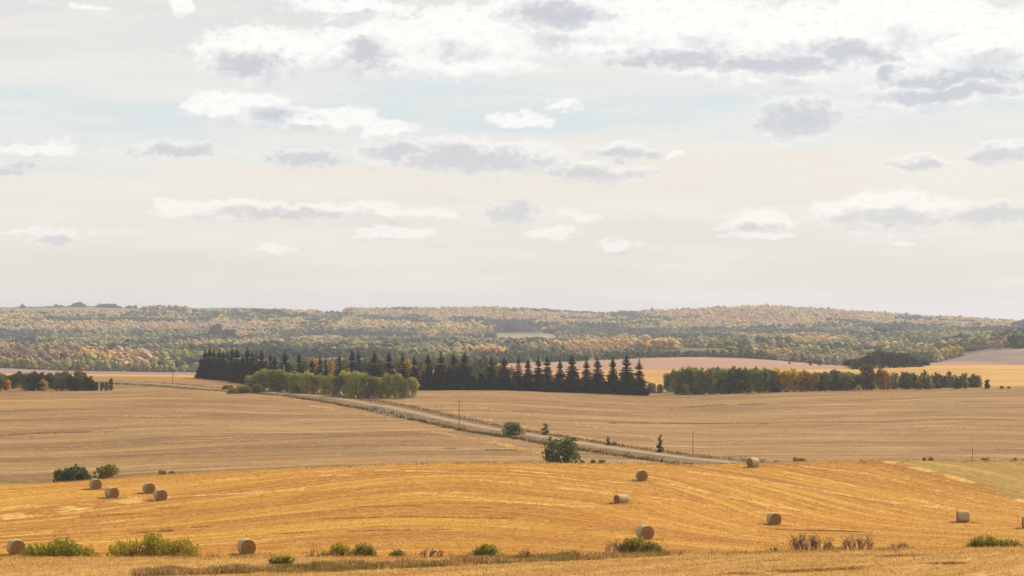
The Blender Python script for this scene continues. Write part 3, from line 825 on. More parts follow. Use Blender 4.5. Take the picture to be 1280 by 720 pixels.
# near bushes: many thin upright shoots with narrow leaves
def shoot_bush(seed, W, H, n_shoot, leaf=.10, dens=26):
    rs = np.random.RandomState(seed); P = []; b = MB()
    for i in range(n_shoot):
        x = rs.uniform(-.5, .5) * W; y = rs.uniform(-.35, .35) * W * .6
        e = math.sqrt(max(0, 1 - (2 * x / W) ** 2)) ** .7
        h = H * e * rs.uniform(.7, 1.0) * (1 + .15 * math.sin(x * 2.3 + seed)) + .15
        lx, ly = x * .18 + rs.normal() * .12, rs.normal() * .15
        top = np.array([x + lx, y + ly, h]); bot = np.array([x * .85, y * .8, -.05])
        if i % 3 == 0: b.tube([tuple(bot), tuple(bot * .5 + top * .5), tuple(top)], [.018, .012, .004], 3, cap=False)
        k = max(4, int(dens * h / H)); t = rs.uniform(.10, 1, k)
        P.append(bot + (top - bot) * t[:, None] + rs.normal(size=(k, 3)) * .07)
    P = np.concatenate(P); V, Q = leaves(rs, P, leaf, 2.6, .9)
    return mesh_np('foliage', V, Q, M_leaf), b.mesh('stems', M_bark)

def near_bush(px, top, wpx, D, lb, c, seed, dens=26, leaf=.085):
    c = tuple(v * 1.65 for v in c); dens = int(dens * 1.6)
    p = on(px, D); h = max(.35, (py_of(p.z, D) - top) * D / F); W = wpx * D / F
    fo, st = shoot_bush(seed, W, h, int(60 * W), leaf, dens)
    e = root('bush', p, lb, 'bush'); part('foliage', fo, e, c); part('stems', st, e)

near_bush(75, 676, 82, 203, 'low spreading green bush just right of the corner bale', (.19, .175, .022), 1)
near_bush(193, 671, 104, 203, 'widest yellow green bush in the fold at lower left', (.22, .185, .024), 2)
near_bush(430, 682, 36, 200, 'low yellow green bush left of the taller green one', (.25, .20, .026), 3)
near_bush(457, 675.5, 22, 200, 'small upright green bush in the fold at lower centre left', (.15, .145, .026), 4)
near_bush(410, 690, 30, 199, 'low dull green growth by the bare shrub', (.15, .14, .045), 5, 16)
near_bush(496, 690, 14, 180, 'knee high green weed clump right of the upright bush', (.15, .15, .04), 6, 16)
near_bush(606, 684.5, 26, 163, 'small dark green weed bush in the roadside strip of tall grass', (.19, .17, .03), 7, 12)
near_bush(795, 676, 40, 182, 'yellow green bush beside the grey bare shrub', (.23, .19, .024), 8)
near_bush(815, 681, 26, 180, 'fading green bush right of the yellow green one', (.15, .14, .04), 9, 18)
near_bush(1242, 673, 62, 186, 'ragged low green bush near the right edge', (.17, .16, .026), 10, 18)
near_bush(1222, 676, 26, 186, 'small green clump left of the ragged low bush', (.16, .15, .026), 11, 16)
near_bush(352, 709, 24, 150, 'green weed clump in the foreground grass strip', (.20, .175, .035), 12, 9)


def bare_shrub(px, top, wpx, D, lb, seed, name='bare_shrub'):
    p = on(px, D); H = max(.3, (py_of(p.z, D) - top) * D / F); W = wpx * D / F
    rs = random.Random(seed); b = MB()
    def grow(pt, d, L, r, lv):
        q = pt + d * L; b.tube([tuple(pt), tuple(pt + d * L * .5 + Vector((rs.uniform(-1, 1), rs.uniform(-1, 1), 0)) * L * .06), tuple(q)], [r, r * .8, r * .55], 3, cap=False)
        if lv > 0:
            for _ in range(3):
                nd = (d + Vector((rs.uniform(-.7, .7), rs.uniform(-.7, .7), rs.uniform(-.2, .5)))).normalized()
                grow(pt + d * L * rs.uniform(.5, 1), nd, L * rs.uniform(.5, .72), r * .55, lv - 1)
    ns = max(7, int(W * 15))
    for i in range(ns):
        x = rs.uniform(-.42, .42) * W; y = rs.uniform(-.3, .3)
        e = math.sqrt(max(.1, 1 - (2 * x / W) ** 2))
        grow(Vector((x, y, -.05)), Vector((x / W * 1.3 + rs.uniform(-.3, .3), rs.uniform(-.3, .3), 1)).normalized(), H * .55 * e * rs.uniform(.6, 1.1), .026, 3)
    return whole(name, b.mesh(name, M_twig), lb, 'shrub', loc=p)

bare_shrub(398, 676, 16, 199, 'bare twiggy shrub with a forked crown in the fold', 1)
bare_shrub(1012, 666, 60, 178, 'widest bare purple brown shrub on the foreground crest', 2)
bare_shrub(1070, 666, 42, 180, 'dense rounded bare shrub right of the widest one', 3)
bare_shrub(1125, 677, 38, 180, 'low dry bare shrub right of the two big ones', 4)
bare_shrub(966, 683, 18, 178, 'small sparse dry shrub left of the widest bare one', 5)
bare_shrub(770, 673, 26, 180, 'grey bare shrub at the left of the yellow green bush', 6)
bare_shrub(534, 684, 16, 166, 'small bare shrub left of centre in the grass strip', 7)
bare_shrub(545, 682, 14, 166, 'taller bare shrub left of centre in the grass strip', 8)
bare_shrub(657, 685, 22, 160, 'low bare shrub near the middle of the grass strip', 9)
bare_shrub(712, 684, 22, 160, 'low reddish bare shrub right of the middle of the grass strip', 10)


# ------------------------------------------------------------------ hay bales
def bale_mats():
    m, t, out = new_mat('netted_straw')
    tcn = t.new('ShaderNodeTexCoord').outputs['Object']
    a = t.noise(t.mapping(tcn, scale=(1, 9, 9)), scale=3, detail=5, rough=.7)
    rings = t.noise(t.mapping(tcn, scale=(22, 1, 1)), scale=1, detail=3)
    c = t.mix(t.smooth(a, .3, .7), (.36, .26, .12), (.60, .47, .25))
    c = t.mix(t.math('MULTIPLY', t.smooth(rings, .4, .65), .35), c, (.58, .48, .32))
    principled(t, out, c, .8, .2, bumpv=a, bstr=.6, bdist=.04); mw = m
    m, t, out = new_mat('coiled_straw')
    tcn = t.new('ShaderNodeTexCoord').outputs['Object']
    s = t.new('ShaderNodeSeparateXYZ'); t.l.new(tcn, s.inputs[0])
    r = t.math('SQRT', t.math('ADD', t.math('MULTIPLY', s.outputs[1], s.outputs[1]), t.math('MULTIPLY', s.outputs[2], s.outputs[2])))
    wob = t.noise(tcn, scale=2.5, detail=4)
    ph = t.math('SINE', t.math('MULTIPLY', t.math('ADD', r, t.math('MULTIPLY', wob, .12)), 62))
    g = t.noise(tcn, scale=14, detail=5, rough=.75)
    c = t.mix(t.smooth(g, .3, .7), (.28, .155, .050), (.50, .31, .105))
    c = t.mix(t.math('MULTIPLY', t.smooth(ph, -.2, -.95), .55), c, (.22, .12, .045))
    principled(t, out, c, .95, .05, bumpv=t.math('ADD', t.math('MULTIPLY', ph, .4), g), bstr=.8, bdist=.05)
    return mw, m
M_net, M_end = bale_mats()
BR, BLn = .80, 1.45

def bale_meshes(seed):
    rs = np.random.RandomState(seed); N = 48; nx = 14
    off = rs.uniform(0, 100)
    def rad(th, x):
        r = BR * (1 + .012 * math.sin(2 * th + off) + .010 * math.sin(5 * th + off * 2 + x * 2) + rs.normal() * .004)
        if math.sin(th) < -.80: r *= 1 - .35 * (-.80 - math.sin(th))      # sags flat where it rests
        return r
    R = [[rad(2 * PI * k / N, -BLn / 2 + BLn * i / nx) * (1 - .05 * (abs(2 * i / nx - 1) ** 6)) for k in range(N)] for i in range(nx + 1)]
    V = []; Fq = []
    for i in range(nx + 1):
        for k in range(N):
            th = 2 * PI * k / N; V.append((-BLn / 2 + BLn * i / nx, math.cos(th) * R[i][k], math.sin(th) * R[i][k]))
    for i in range(nx):
        for k in range(N): Fq.append((i * N + k, (i + 1) * N + k, (i + 1) * N + (k + 1) % N, i * N + (k + 1) % N))
    side = mesh_np('net_wrap', np.array(V), np.array(Fq), M_net, smooth=True)
    ends = []
    for s in (-1, 1):
        b = MB(); row_ = R[0] if s < 0 else R[-1]; rings = 14
        for j in range(rings):
            q = 1 - j / rings
            for k in range(N):
                th = 2 * PI * k / N
                x = s * (BLn / 2 + (.0 if j == 0 else .035 * (1 - q ** 3) + rs.normal() * .012))
                b.v.append((x, math.cos(th) * row_[k] * q, math.sin(th) * row_[k] * q))
        b.v.append((s * (BLn / 2 + .045), 0, 0))
        for j in range(rings - 1):
            for k in range(N):
                f = (j * N + k, j * N + (k + 1) % N, (j + 1) * N + (k + 1) % N, (j + 1) * N + k); b.f.append(f if s > 0 else f[::-1])
        for k in range(N):
            f = ((rings - 1) * N + k, (rings - 1) * N + (k + 1) % N, rings * N); b.f.append(f if s > 0 else f[::-1])
        ends.append(b.mesh('end_face', M_end))
    st = MB()                                   # loose straw poking out round the foot
    for _ in range(0):
        x = rs.uniform(-BLn / 2 - .15, BLn / 2 + .15); y = rs.choice([-1, 1]) * rs.uniform(.15, .75); a = rs.uniform(0, 6.28); L = rs.uniform(.08, .25)
        p = Vector((x, y, -BR + .03 + rs.uniform(0, .1))); q = p + Vector((math.cos(a) * L, math.sin(a) * L, rs.uniform(-.02, .1)))
        st.tube([p, q], .008, 3, cap=False)
    return side, ends, None
BALES = [bale_meshes(i) for i in range(3)]
bales = [  # px, base y, distance or None, axis (x, y), label
    (21, 691.8, 233, (.45, -.9), 'round straw bale in the lower left corner beside the low green bush'),
    (308.5, 697, 232, (.38, -.92), 'round straw bale touching the foreground crest right of the wide bush'),
    (806, 669, 254, (.30, -.95), 'round straw bale alone in the middle foreground above the roadside weeds'),
    (967, 655, 297, (.22, -.98), 'round straw bale right of centre with its round end facing forward'),
    (776.5, 631, 305, (-.80, -.55), 'round straw bale seen from its pale side with its end turned left'),
    (802, 600, 338, (.10, -1), 'round straw bale seen end on just below the golden crest'),
    (941, 581, 383, (-.80, -.60), 'round straw bale on the crest line beyond all others'),
    (1203, 652.5, 306, (1, -.03), 'round straw bale at right seen squarely from its side'),
    (1285, 659, 290, (1, -.1), 'round straw bale cut by the right edge of the picture'),
    (120, 611, 345, (.40, -.92), 'round straw bale in front of the yellowish bush, left one of its pair'),
    (140.5, 614.5, 330, (.62, -.78), 'round straw bale in front of the yellowish bush, right one of its pair'),
    (186.5, 614.5, 340, (.40, -.92), 'smaller looking round straw bale up and left of its neighbour'),
    (201, 621, 326, (.45, -.9), 'round straw bale down and right of its neighbour on the left slope')]
for i, (px, by, D, ax, lb) in enumerate(bales):
    p = on(px, D); side, ends, st = BALES[i % 3]
    e = root('hay_bale', (p.x, p.y, p.z + BR - .07), lb, 'hay bale', 'round straw bales on the stubble')
    e.rotation_euler = (0, 0, math.atan2(ax[1], ax[0]))
    if px == 776.5: e.scale = (1, .9, .76); e.location.z -= .26      # an old bale, slumped
    part('net_wrap', side, e)
    for en in ends: part('end_face', en, e)


# ------------------------------------------------------------------ road on its low bank
rp = [(128, 477.5), (150, 478), (170, 479), (195, 481), (229, 483), (261, 487), (300, 489.8), (340, 491.2), (380, 493.5), (416, 499), (446, 503), (496, 512.5), (534, 521.5), (571, 529), (609, 537), (665, 546.2),
      (731, 557), (769, 563), (825, 571), (866, 577)]
pts = [hit(px, py) for px, py in rp]
cl = []
for a, b_ in zip(pts[:-1], pts[1:]):
    n = max(1, int((b_ - a).length / 4))
    for k in range(n): cl.append(a + (b_ - a) * (k / n))
cl.append(pts[-1])
d_ = (pts[-1] - pts[-2]).normalized()
for k in range(1, 130):                       # runs on down into the hollow behind the crest
    q = cl[-1] + d_ * 4.0; tgt = Vector((1, (426 - q.y) * .03, 0)); d_ = Vector((d_.x, d_.y, 0)); d_ = (d_ + tgt * .16).normalized(); cl.append(q)
for _ in range(30):
    cl = [cl[0]] + [(cl[i - 1] + cl[i] * 2 + cl[i + 1]) / 4 for i in range(1, len(cl) - 1)] + [cl[-1]]
cz = [ground(p.x, p.y) for p in cl]
for _ in range(20): cz = [cz[0]] + [max((cz[i - 1] + cz[i] * 2 + cz[i + 1]) / 4, 0 * cz[i] + min(cz[i], 1e9) - .25) for i in range(1, len(cz) - 1)] + [cz[-1]]

def ribbon(name, offs, mat, keep=lambda i: True, uvs=False):
    V = []; Q = []; n = len(offs)
    for i, p in enumerate(cl):
        d = (cl[min(i + 1, len(cl) - 1)] - cl[max(i - 1, 0)]); d.z = 0; d.normalize(); nr = Vector((d.y, -d.x, 0))
        for o, hgt, follow in offs:
            q = p + nr * o; g = ground(q.x, q.y)
            V.append((q.x, q.y, (g if follow else max(cz[i], g)) + hgt))
    for i in range(len(cl) - 1):
        for k in range(n - 1): Q.append((i * n + k, (i + 1) * n + k, (i + 1) * n + k + 1, i * n + k + 1))
    me = mesh_np(name, np.array(V), np.array(Q), mat, smooth=True)
    o = bpy.data.objects.new(name, me); col.objects.link(o); o['kind'] = 'structure'; return o

m, t, out = new_mat('gravel')
tcn = t.new('ShaderNodeTexCoord').outputs['Object']
a = t.noise(tcn, scale=.25, detail=6, rough=.7); b_ = t.noise(tcn, scale=4, detail=4, rough=.8)
c = t.mix(t.smooth(a, .35, .65), (.29, .205, .125), (.38, .28, .18)); c = t.mix(t.math('MULTIPLY', t.smooth(b_, .4, .65), .4), c, (.28, .22, .17))
principled(t, out, c, .95, .08, bumpv=b_, bstr=.5, bdist=.03); M_gravel = m
m, t, out = new_mat('road_bank_grass')
tcn = t.new('ShaderNodeTexCoord').outputs['Object']
a = t.noise(tcn, scale=.08, detail=6, rough=.65); b_ = t.noise(tcn, scale=1.5, detail=4, rough=.8)
c = t.mix(t.smooth(a, .35, .62), (.20, .135, .045), (.33, .19, .07)); c = t.mix(t.math('MULTIPLY', t.smooth(b_, .4, .62), .5), c, (.14, .095, .035))
principled(t, out, c, .95, .05, bumpv=b_, bstr=1, bdist=.3); M_bank = m
ribbon('road_bank', [(-9, -.05, 1), (-7, .12, 1), (-4, .34, 0), (-2.9, .40, 0), (2.9, .40, 0), (4, .34, 0), (6.5, .10, 1), (8, -.05, 1)], M_bank)
ribbon('gravel_road', [(-1.7, .44, 0), (-1.4, .46, 0), (-.9, .43, 0), (0, .50, 0), (.9, .43, 0), (1.4, .46, 0), (1.7, .44, 0)], M_gravel)


# ------------------------------------------------------------------ weeds and tall dry grass (stuff)
def tufts(name, label, P, C, H, n_bl, wd, lean=.35, seed=0, spread=.25):
    """blades of grass: P (n,3) feet, C (n,3) colours, H (n) heights"""
    rs = np.random.RandomState(seed); n = len(P)
    Pi = np.repeat(P, n_bl, 0); Ci = np.repeat(C, n_bl, 0) * rs.uniform(.65, 1.35, (n * n_bl, 1)); Hi = np.repeat(H, n_bl) * rs.uniform(.45, 1.1, n * n_bl)
    Pi = Pi + np.stack([rs.normal(size=len(Pi)) * spread, rs.normal(size=len(Pi)) * spread, np.zeros(len(Pi))], 1)
    an = rs.uniform(0, PI, len(Pi)); w2 = wd * rs.uniform(.6, 1.4, len(Pi))
    sv = np.stack([np.cos(an) * w2, np.sin(an) * w2, np.zeros(len(Pi))], 1)
    ln = rs.normal(size=(len(Pi), 2)) * lean
    top = Pi + np.stack([ln[:, 0] * Hi, ln[:, 1] * Hi, Hi], 1); mid = Pi + np.stack([ln[:, 0] * Hi * .35, ln[:, 1] * Hi * .35, Hi * .62], 1)
    V = np.stack([Pi - sv * .6, Pi + sv * .6, mid + sv, top + sv * .3, top - sv * .3, mid - sv], 1).reshape(-1, 3)
    i = np.arange(len(Pi))[:, None] * 6
    Q = np.concatenate([i + np.array([[0, 1, 2, 5]]), i + np.array([[5, 2, 3, 4]])], 0)
    me = mesh_np(name, V, Q, M_weed, cols=np.repeat(Ci, 6, 0))
    return whole(name, me, label, None, None, 'stuff')

PAL = np.array([(.30, .17, .06), (.38, .24, .10), (.20, .12, .05), (.16, .14, .04), (.24, .16, .07), (.44, .30, .15)])
def strip_points(pl, n, thick, seed, jitter_depth=1.0):
    rs = np.random.RandomState(seed); P = []
    xs = np.array([q[0] for q in pl], float); ys = np.array([q[1] for q in pl], float)
    for _ in range(n):
        x = rs.uniform(xs[0], xs[-1]); y = np.interp(x, xs, ys) + rs.uniform(-.5, .5) * np.interp(x, xs, thick)
        h = hit(x, y); P.append((h.x, h.y, h.z - .03))
    return np.array(P)

rs = np.random.RandomState(3)
P = strip_points([(170, 719), (250, 716), (340, 713), (420, 711), (560, 705), (700, 700), (780, 696.5), (835, 694)], 5200, [3, 5, 7, 8, 6, 5, 3, 2], 4)
dn = fbm(P[:, 0] / 1.6, P[:, 1] / 3.0, 3, 12)
Hh = .17 + .34 * np.clip((dn - .35) * 2.2, 0, 1)
Cc = PAL[rs.randint(0, 6, len(P))]
gm = (fbm(P[:, 0] / 3.5, P[:, 1] / 5, 2, 33) > .56)
Cc = Cc * 1.35; Cc[gm] = Cc[gm] * .5 + np.array([.15, .145, .035]) * .5
keepm = fbm(P[:, 0] / 1.1, P[:, 1] / 2.0, 3, 44) > .41
P, Hh, Cc = P[keepm], Hh[keepm], Cc[keepm]
tufts('tall_dry_grass', 'strip of tall dry grass and weeds crossing the foreground field', P, Cc, Hh, 7, .016, .25, 5, .18)
# a thinner fringe along the foreground crest
P = []
for _ in range(1500):
    x = rs.choice([rs.uniform(200, 860), rs.uniform(560, 860), rs.uniform(880, 1150), rs.uniform(0, 1290)], p=[.35, .35, .2, .1]); D = rs.uniform(160, 200)
    q = on(x, D); P.append((q.x, q.y, q.z - .02))
P = np.array(P); tufts('dry_weeds', 'scattered dry weeds along the foreground crest', P, PAL[rs.randint(0, 6, len(P))], rs.uniform(.15, .5, len(P)), 6, .014, .3, 6, .2)
# verge weeds along the road bank, with pale seed heads on the near side
P = []; H2 = []; C2 = []
for i in range(len(cl) - 1):
    p = cl[i]
    if p.y > 1000: continue
    d = (cl[i + 1] - cl[i]); d.z = 0; d.normalize(); nr = Vector((d.y, -d.x, 0))
    for k in range(26):
        s = rs.choice([-1, 1]); o_ = s * (rs.uniform(3.6, 9.0) if s < 0 else rs.choice([rs.uniform(3.6, 8.5), rs.uniform(7.2, 8.6)])); q = p + d * rs.uniform(0, 4) + nr * o_
        P.append((q.x, q.y, ground(q.x, q.y))); far = s < 0
        cc = PAL[rs.randint(0, 6)] * .8
        pxq = 640 + F * CP * q.x / q.y
        if rs.rand() < .35: cc = np.array([.13, .11, .035])
        if s > 0 and abs(o_) > 7.2: cc = np.array([.075, .06, .03]) * rs.uniform(.7, 1.6)  # near-edge weeds darkened: the ditch's shadow line is painted into their colour
        if s > 0 and 462 < pxq < 510 and abs(o_) > 7: cc = np.array([.50, .46, .36]) if rs.rand() < .4 else np.array([.07, .08, .03]); H2.append(rs.uniform(1.0, 1.7))
        else: H2.append(rs.uniform(.25, .75))
        C2.append(cc)
tufts('verge_weeds', 'brown and green weeds on both banks of the gravel road', np.array(P), np.array(C2), np.array(H2), 6, .06, .3, 7, .6)
# ragged grass along the golden crest and around the corner slope
P = []
for _ in range(2600):
    x = rs.uniform(-20, 1300); D = rs.uniform(386, 410); q = on(x, D); P.append((q.x, q.y, q.z - .03))
P = np.array(P); tufts('crest_grass', 'dry grass fringe along the golden field crest', P, PAL[rs.randint(0, 6, len(P))] * 1.1, rs.uniform(.15, .4, len(P)), 5, .03, .3, 8, .4)
# windrow residue: pale straw (and a few dark soil streaks) lying along the passes of the machines
WR = [  # polyline, thickness px, count, colour kind, blade height, blade width
    ([(0, 648), (60, 640), (120, 632), (175, 625)], 7, 4200, 0, .12, .03), ([(0, 637), (60, 630), (110, 627)], 4, 700, 0, .12, .03), ([(40, 668), (120, 655), (200, 646)], 2, 300, 0, .12, .03),
    ([(455, 686), (520, 677), (580, 670), (660, 664), (740, 661), (815, 661)], 2.6, 1900, 2, .12, .03), ([(835, 605), (900, 619), (960, 632), (1020, 641)], 1.3, 700, 0, .15, .035),
    ([(700, 610), (780, 618), (840, 625), (930, 640), (1060, 645)], 1.5, 700, 0, .15, .035), ([(860, 590), (940, 600), (1020, 612), (1090, 625), (1190, 637)], 1.3, 800, 0, .15, .04),
    ([(980, 590), (1060, 606), (1130, 622), (1190, 636)], 1.2, 600, 0, .15, .04), ([(1000, 583), (1080, 592), (1150, 608), (1230, 628)], 1.0, 400, 0, .15, .04),
    ([(200, 622), (300, 617), (400, 611), (470, 613), (540, 618), (640, 628), (740, 634)], 1.8, 1300, 0, .13, .035), ([(180, 607), (260, 601), (360, 596), (440, 594)], 1.2, 500, 0, .15, .04),
    ([(560, 596), (640, 604), (720, 613), (770, 620)], 1.1, 500, 0, .15, .04), ([(640, 588), (720, 596), (790, 606), (840, 614)], 1.0, 400, 0, .15, .04), ([(400, 590), (480, 588), (560, 590)], 1.2, 300, 0, .15, .04),
    ([(1108, 577.5), (1140, 584), (1180, 594), (1220, 606), (1285, 629)], 3.0, 3600, 0, .16, .035),
    ([(200, 664), (280, 656), (360, 650), (500, 646), (640, 648)], 1.2, 800, 1, .10, .03), ([(100, 652), (160, 636), (215, 628), (225, 640), (180, 648)], 6, 700, 1, .10, .03), ([(160, 668), (200, 664), (225, 662)], 2.5, 350, 1, .12, .03),
    ([(930, 660), (1000, 663), (1080, 665)], 1.2, 500, 1, .12, .03), ([(300, 670), (420, 664), (560, 662)], 1.0, 400, 1, .10, .03), ([(420, 634), (540, 632), (660, 636)], 1.0, 350, 1, .10, .03),
    ([(440, 717), (600, 709), (760, 701), (900, 697), (1100, 692), (1280, 688)], 3.5, 3600, 2, .12, .018), ([(700, 719), (860, 713), (1000, 707), (1120, 701), (1280, 694)], 2.5, 1800, 2, .10, .018), ([(900, 719), (1040, 712), (1160, 706), (1280, 700)], 3, 1600, 1, .10, .018),
    ([(0, 704), (120, 705), (260, 703)], 3, 900, 2, .10, .018), ([(960, 702), (1060, 698), (1180, 692)], 2.5, 900, 1, .10, .018),
    ([(540, 540), (600, 550), (640, 559), (680, 569)], 1.0, 600, 0, .3, .10), ([(380, 506), (440, 515), (500, 525)], .9, 350, 0, .3, .10), ([(565, 514), (620, 527), (680, 539), (750, 551)], 1.0, 600, 0, .3, .10),
    ([(590, 508), (680, 522), (760, 537), (850, 556)], .9, 500, 0, .3, .10), ([(760, 529), (860, 529.5), (960, 530)], .7, 350, 1, .3, .10), ([(840, 511), (900, 506), (960, 505)], .9, 250, 1, .3, .10),
    ([(1150, 534), (1200, 535), (1270, 536)], .8, 250, 0, .3, .10), ([(0, 545), (60, 541), (140, 540)], .9, 250, 1, .3, .10), ([(150, 520), (200, 521), (260, 519)], .8, 200, 0, .3, .10), ([(560, 561), (620, 563), (660, 563)], .8, 200, 1, .3, .10)]
rs = np.random.RandomState(17); grp = []
for gi, (pl, th_, n_, kd, bh, bw) in enumerate(WR):
    Pq = strip_points(sorted(pl) if kd != 1 or gi != 16 else [(100, 645), (225, 636)], n_, [th_] * (len(pl) if kd != 1 or gi != 16 else 2), 100 + gi)
    kq = fbm(Pq[:, 0] / 5.0 + gi, Pq[:, 1] / 7.0, 3, 60 + gi) > .45
    Pq = Pq[kq]; pal_ = np.array({0: [(.95, .72, .30), (.90, .64, .22), (1.0, .80, .38)], 1: [(.27, .13, .035), (.31, .15, .04), (.22, .12, .04)], 2: [(.66, .46, .18), (.72, .52, .22), (.55, .37, .13)], 3: [(.72, .50, .22), (.78, .56, .26), (.64, .43, .18)], 4: [(.36, .22, .09), (.40, .25, .10), (.32, .19, .08)]}[(3 if kd == 0 else 4) if bw == .10 else kd])
    grp.append((Pq, pal_[rs.randint(0, 3, len(Pq))], np.full(len(Pq), bh), bw))
for (px, by, D, ax, lb) in bales:                     # straw litter round the bales
    q = on(px, D); n_ = 130; an_ = rs.uniform(0, 2 * PI, n_); rr_ = rs.uniform(.5, 1.5, n_) * (1 + rs.uniform(0, .6, n_))
    xs_, ys_ = q.x + np.cos(an_) * rr_, q.y + np.sin(an_) * rr_
    grp.append((np.array([(a, b, ground(a, b) - .02) for a, b in zip(xs_, ys_)]), np.array([(.55, .36, .10), (.70, .50, .18), (.34, .19, .05)])[rs.randint(0, 3, n_)], np.full(n_, .16), .03))
for wdx in sorted(set(g_[3] for g_ in grp)):      # one object per blade width
    sel = [g_ for g_ in grp if g_[3] == wdx]
    tufts('straw_windrow_residue', 'loose straw lying in broken lines along the mown passes', np.concatenate([g_[0] for g_ in sel]), np.concatenate([g_[1] for g_ in sel]), np.concatenate([g_[2] for g_ in sel]), 5, wdx, 1.5, 40 + int(wdx * 1000), .3 if wdx < .09 else .8)
# stubble straws standing over the near fields
def stubble(name, label, n, d0, d1, pal, h0, h1, wd, seed, nb=4):
    rs = np.random.RandomState(seed)
    D = np.sqrt(rs.uniform(d0 ** 2, d1 ** 2, n)); x = D * rs.uniform(-.235, .235, n)
    z = np.array([ground(a, b) for a, b in zip(x, D)]); P = np.stack([x, D, z - .02], 1)
    C = np.array(pal)[rs.randint(0, len(pal), n)]
    return tufts(name, label, P, C, rs.uniform(h0, h1, n), nb, wd, .5, seed, .25)
stubble('foreground_stubble', 'cut straw stubble standing on the foreground field', 26000, 118, 184, [(.58, .38, .13), (.66, .46, .19), (.45, .25, .07), (.38, .18, .05), (.52, .32, .09)], .06, .20, .012, 21)
stubble('golden_stubble', 'cut straw stubble standing on the golden field', 30000, 222, 390, [(.52, .27, .055), (.62, .38, .12), (.42, .19, .035), (.36, .15, .03), (.50, .25, .05)], .07, .20, .022, 22)


# ------------------------------------------------------------------ utility poles and fence posts
def pole(px, by, top, lb, D=None, arm=True, mat=None, r=.14):
    p = on(px, D) if D else hit(px, by); h = (py_of(p.z, p.y) - top) * p.y / F
    e = root('utility_pole', p, lb, 'utility pole', 'utility poles')
    b = MB(); b.tube([(0, 0, -.3), (0, 0, h * .5), (0, 0, h)], [r, r * .85, r * .7], 10); part('pole', b.mesh('pole', mat or M_pole), e)
    if arm:
        b = MB(); b.box((0, -.12, h - .45), (1.1, .05, .06)); part('crossarm', b.mesh('crossarm', mat or M_pole), e)
        for x in (-1.0, -.5, .5, 1.0):
            b = MB(); b.tube([(x, -.12, h - .39), (x, -.12, h - .30), (x, -.12, h - .20)], [.04, .07, .03], 8); part('insulator', b.mesh('insulator', M_ceramic), e)
pole(355, 491, 456, 'pale wooden utility pole in front of the light green willow thicket', mat=M_palepole, r=.17, arm=False)
pole(216, 481, 444, 'dark thin utility pole left of the dense spruce block')
pole(574, 535, 499.5, 'utility pole with crossarm beside the road below the spruce row')
pole(866, 578, 539, 'thin tall utility pole at the lower right end of the road', D=470, arm=False, r=.10)
pole(1215, 0, 558.5, 'thin short looking utility pole behind the right crest', D=452, arm=False, r=.09)
pole(92, 0, 448, 'faint far utility pole behind the rust orange trees', D=1250, r=.12)
pole(240, 0, 450, 'faint far utility pole just left of the spruce block', D=1300, r=.12)
for px, D, h, lb in [(877.5, 462, 1.1, 'short wooden fence post right of the thin tall pole'), (929, 402, .95, 'thin fence post just left of the crest bale'), (953.5, 402, .8, 'short fence post just right of the crest bale'),
                     (544, None, 1.6, 'leaning fence post above the road near the willow thicket'), (551.5, None, 1.3, 'grey fence post right of the leaning one above the road')]:
    p = on(px, D) if D else hit(px, 510.5)
    b = MB(); b.tube([(0, 0, -.2), (.02, 0, h * .6), (.03, .01, h)], [.08, .07, .06], 8); whole('fence_post', b.mesh('fence_post', M_pole), lb, 'fence post', 'fence posts', loc=p)

# ------------------------------------------------------------------ white farmhouse and shed at the far right
def gable(name, p, w_, d, h, rh, lb, cat, rot):
    e = root(name, p, lb, cat, None, rot)
    b = MB(); b.box((0, 0, h / 2 - .3), (w_ / 2, d / 2, h / 2 + .3)); b0 = len(b.v)
    for x in (-w_ / 2, w_ / 2): b.v += [(x, -d / 2, h), (x, d / 2, h), (x, 0, h + rh - .05)]
    b.f += [(b0, b0 + 2, b0 + 1), (b0 + 3, b0 + 4, b0 + 5)]; part('wall', b.mesh('wall', M_white), e)
    b = MB()
    for s in (-1, 1):
        b0 = len(b.v); x0 = w_ / 2 + .3
        q = [(-x0, s * (d / 2 + .3), h - .12), (x0, s * (d / 2 + .3), h - .12), (x0, 0, h + rh), (-x0, 0, h + rh)]
        b.v += q + [(a, c_, z + .12) for a, c_, z in q]
        b.f += [tuple(b0 + i for i in f) for f in ((0, 3, 2, 1), (4, 5, 6, 7), (0, 1, 5, 4), (1, 2, 6, 5), (2, 3, 7, 6), (3, 0, 4, 7))]
    part('roof', b.mesh('roof', M_roof if cat == 'house' else M_white), e)
    for x in (-w_ * .28, w_ * .28):
        b = MB(); b.box((x, -d / 2 - .02, h * .55), (.5, .04, .5)); part('window', b.mesh('window', M_pane), e)
    b = MB(); b.box((0, -d / 2 - .02, 1.0), (.45, .04, 1.0)); part('door', b.mesh('door', M_pole), e)
gable('farmhouse', on(1275, 1965), 5.5, 5, 2.6, 1.6, 'small white farmhouse at the far right among distant trees', 'house', .2)
gable('shed', on(1264, 1975), 4, 3, 1.7, .9, 'low white shed left of the small white farmhouse', 'shed', -.1)


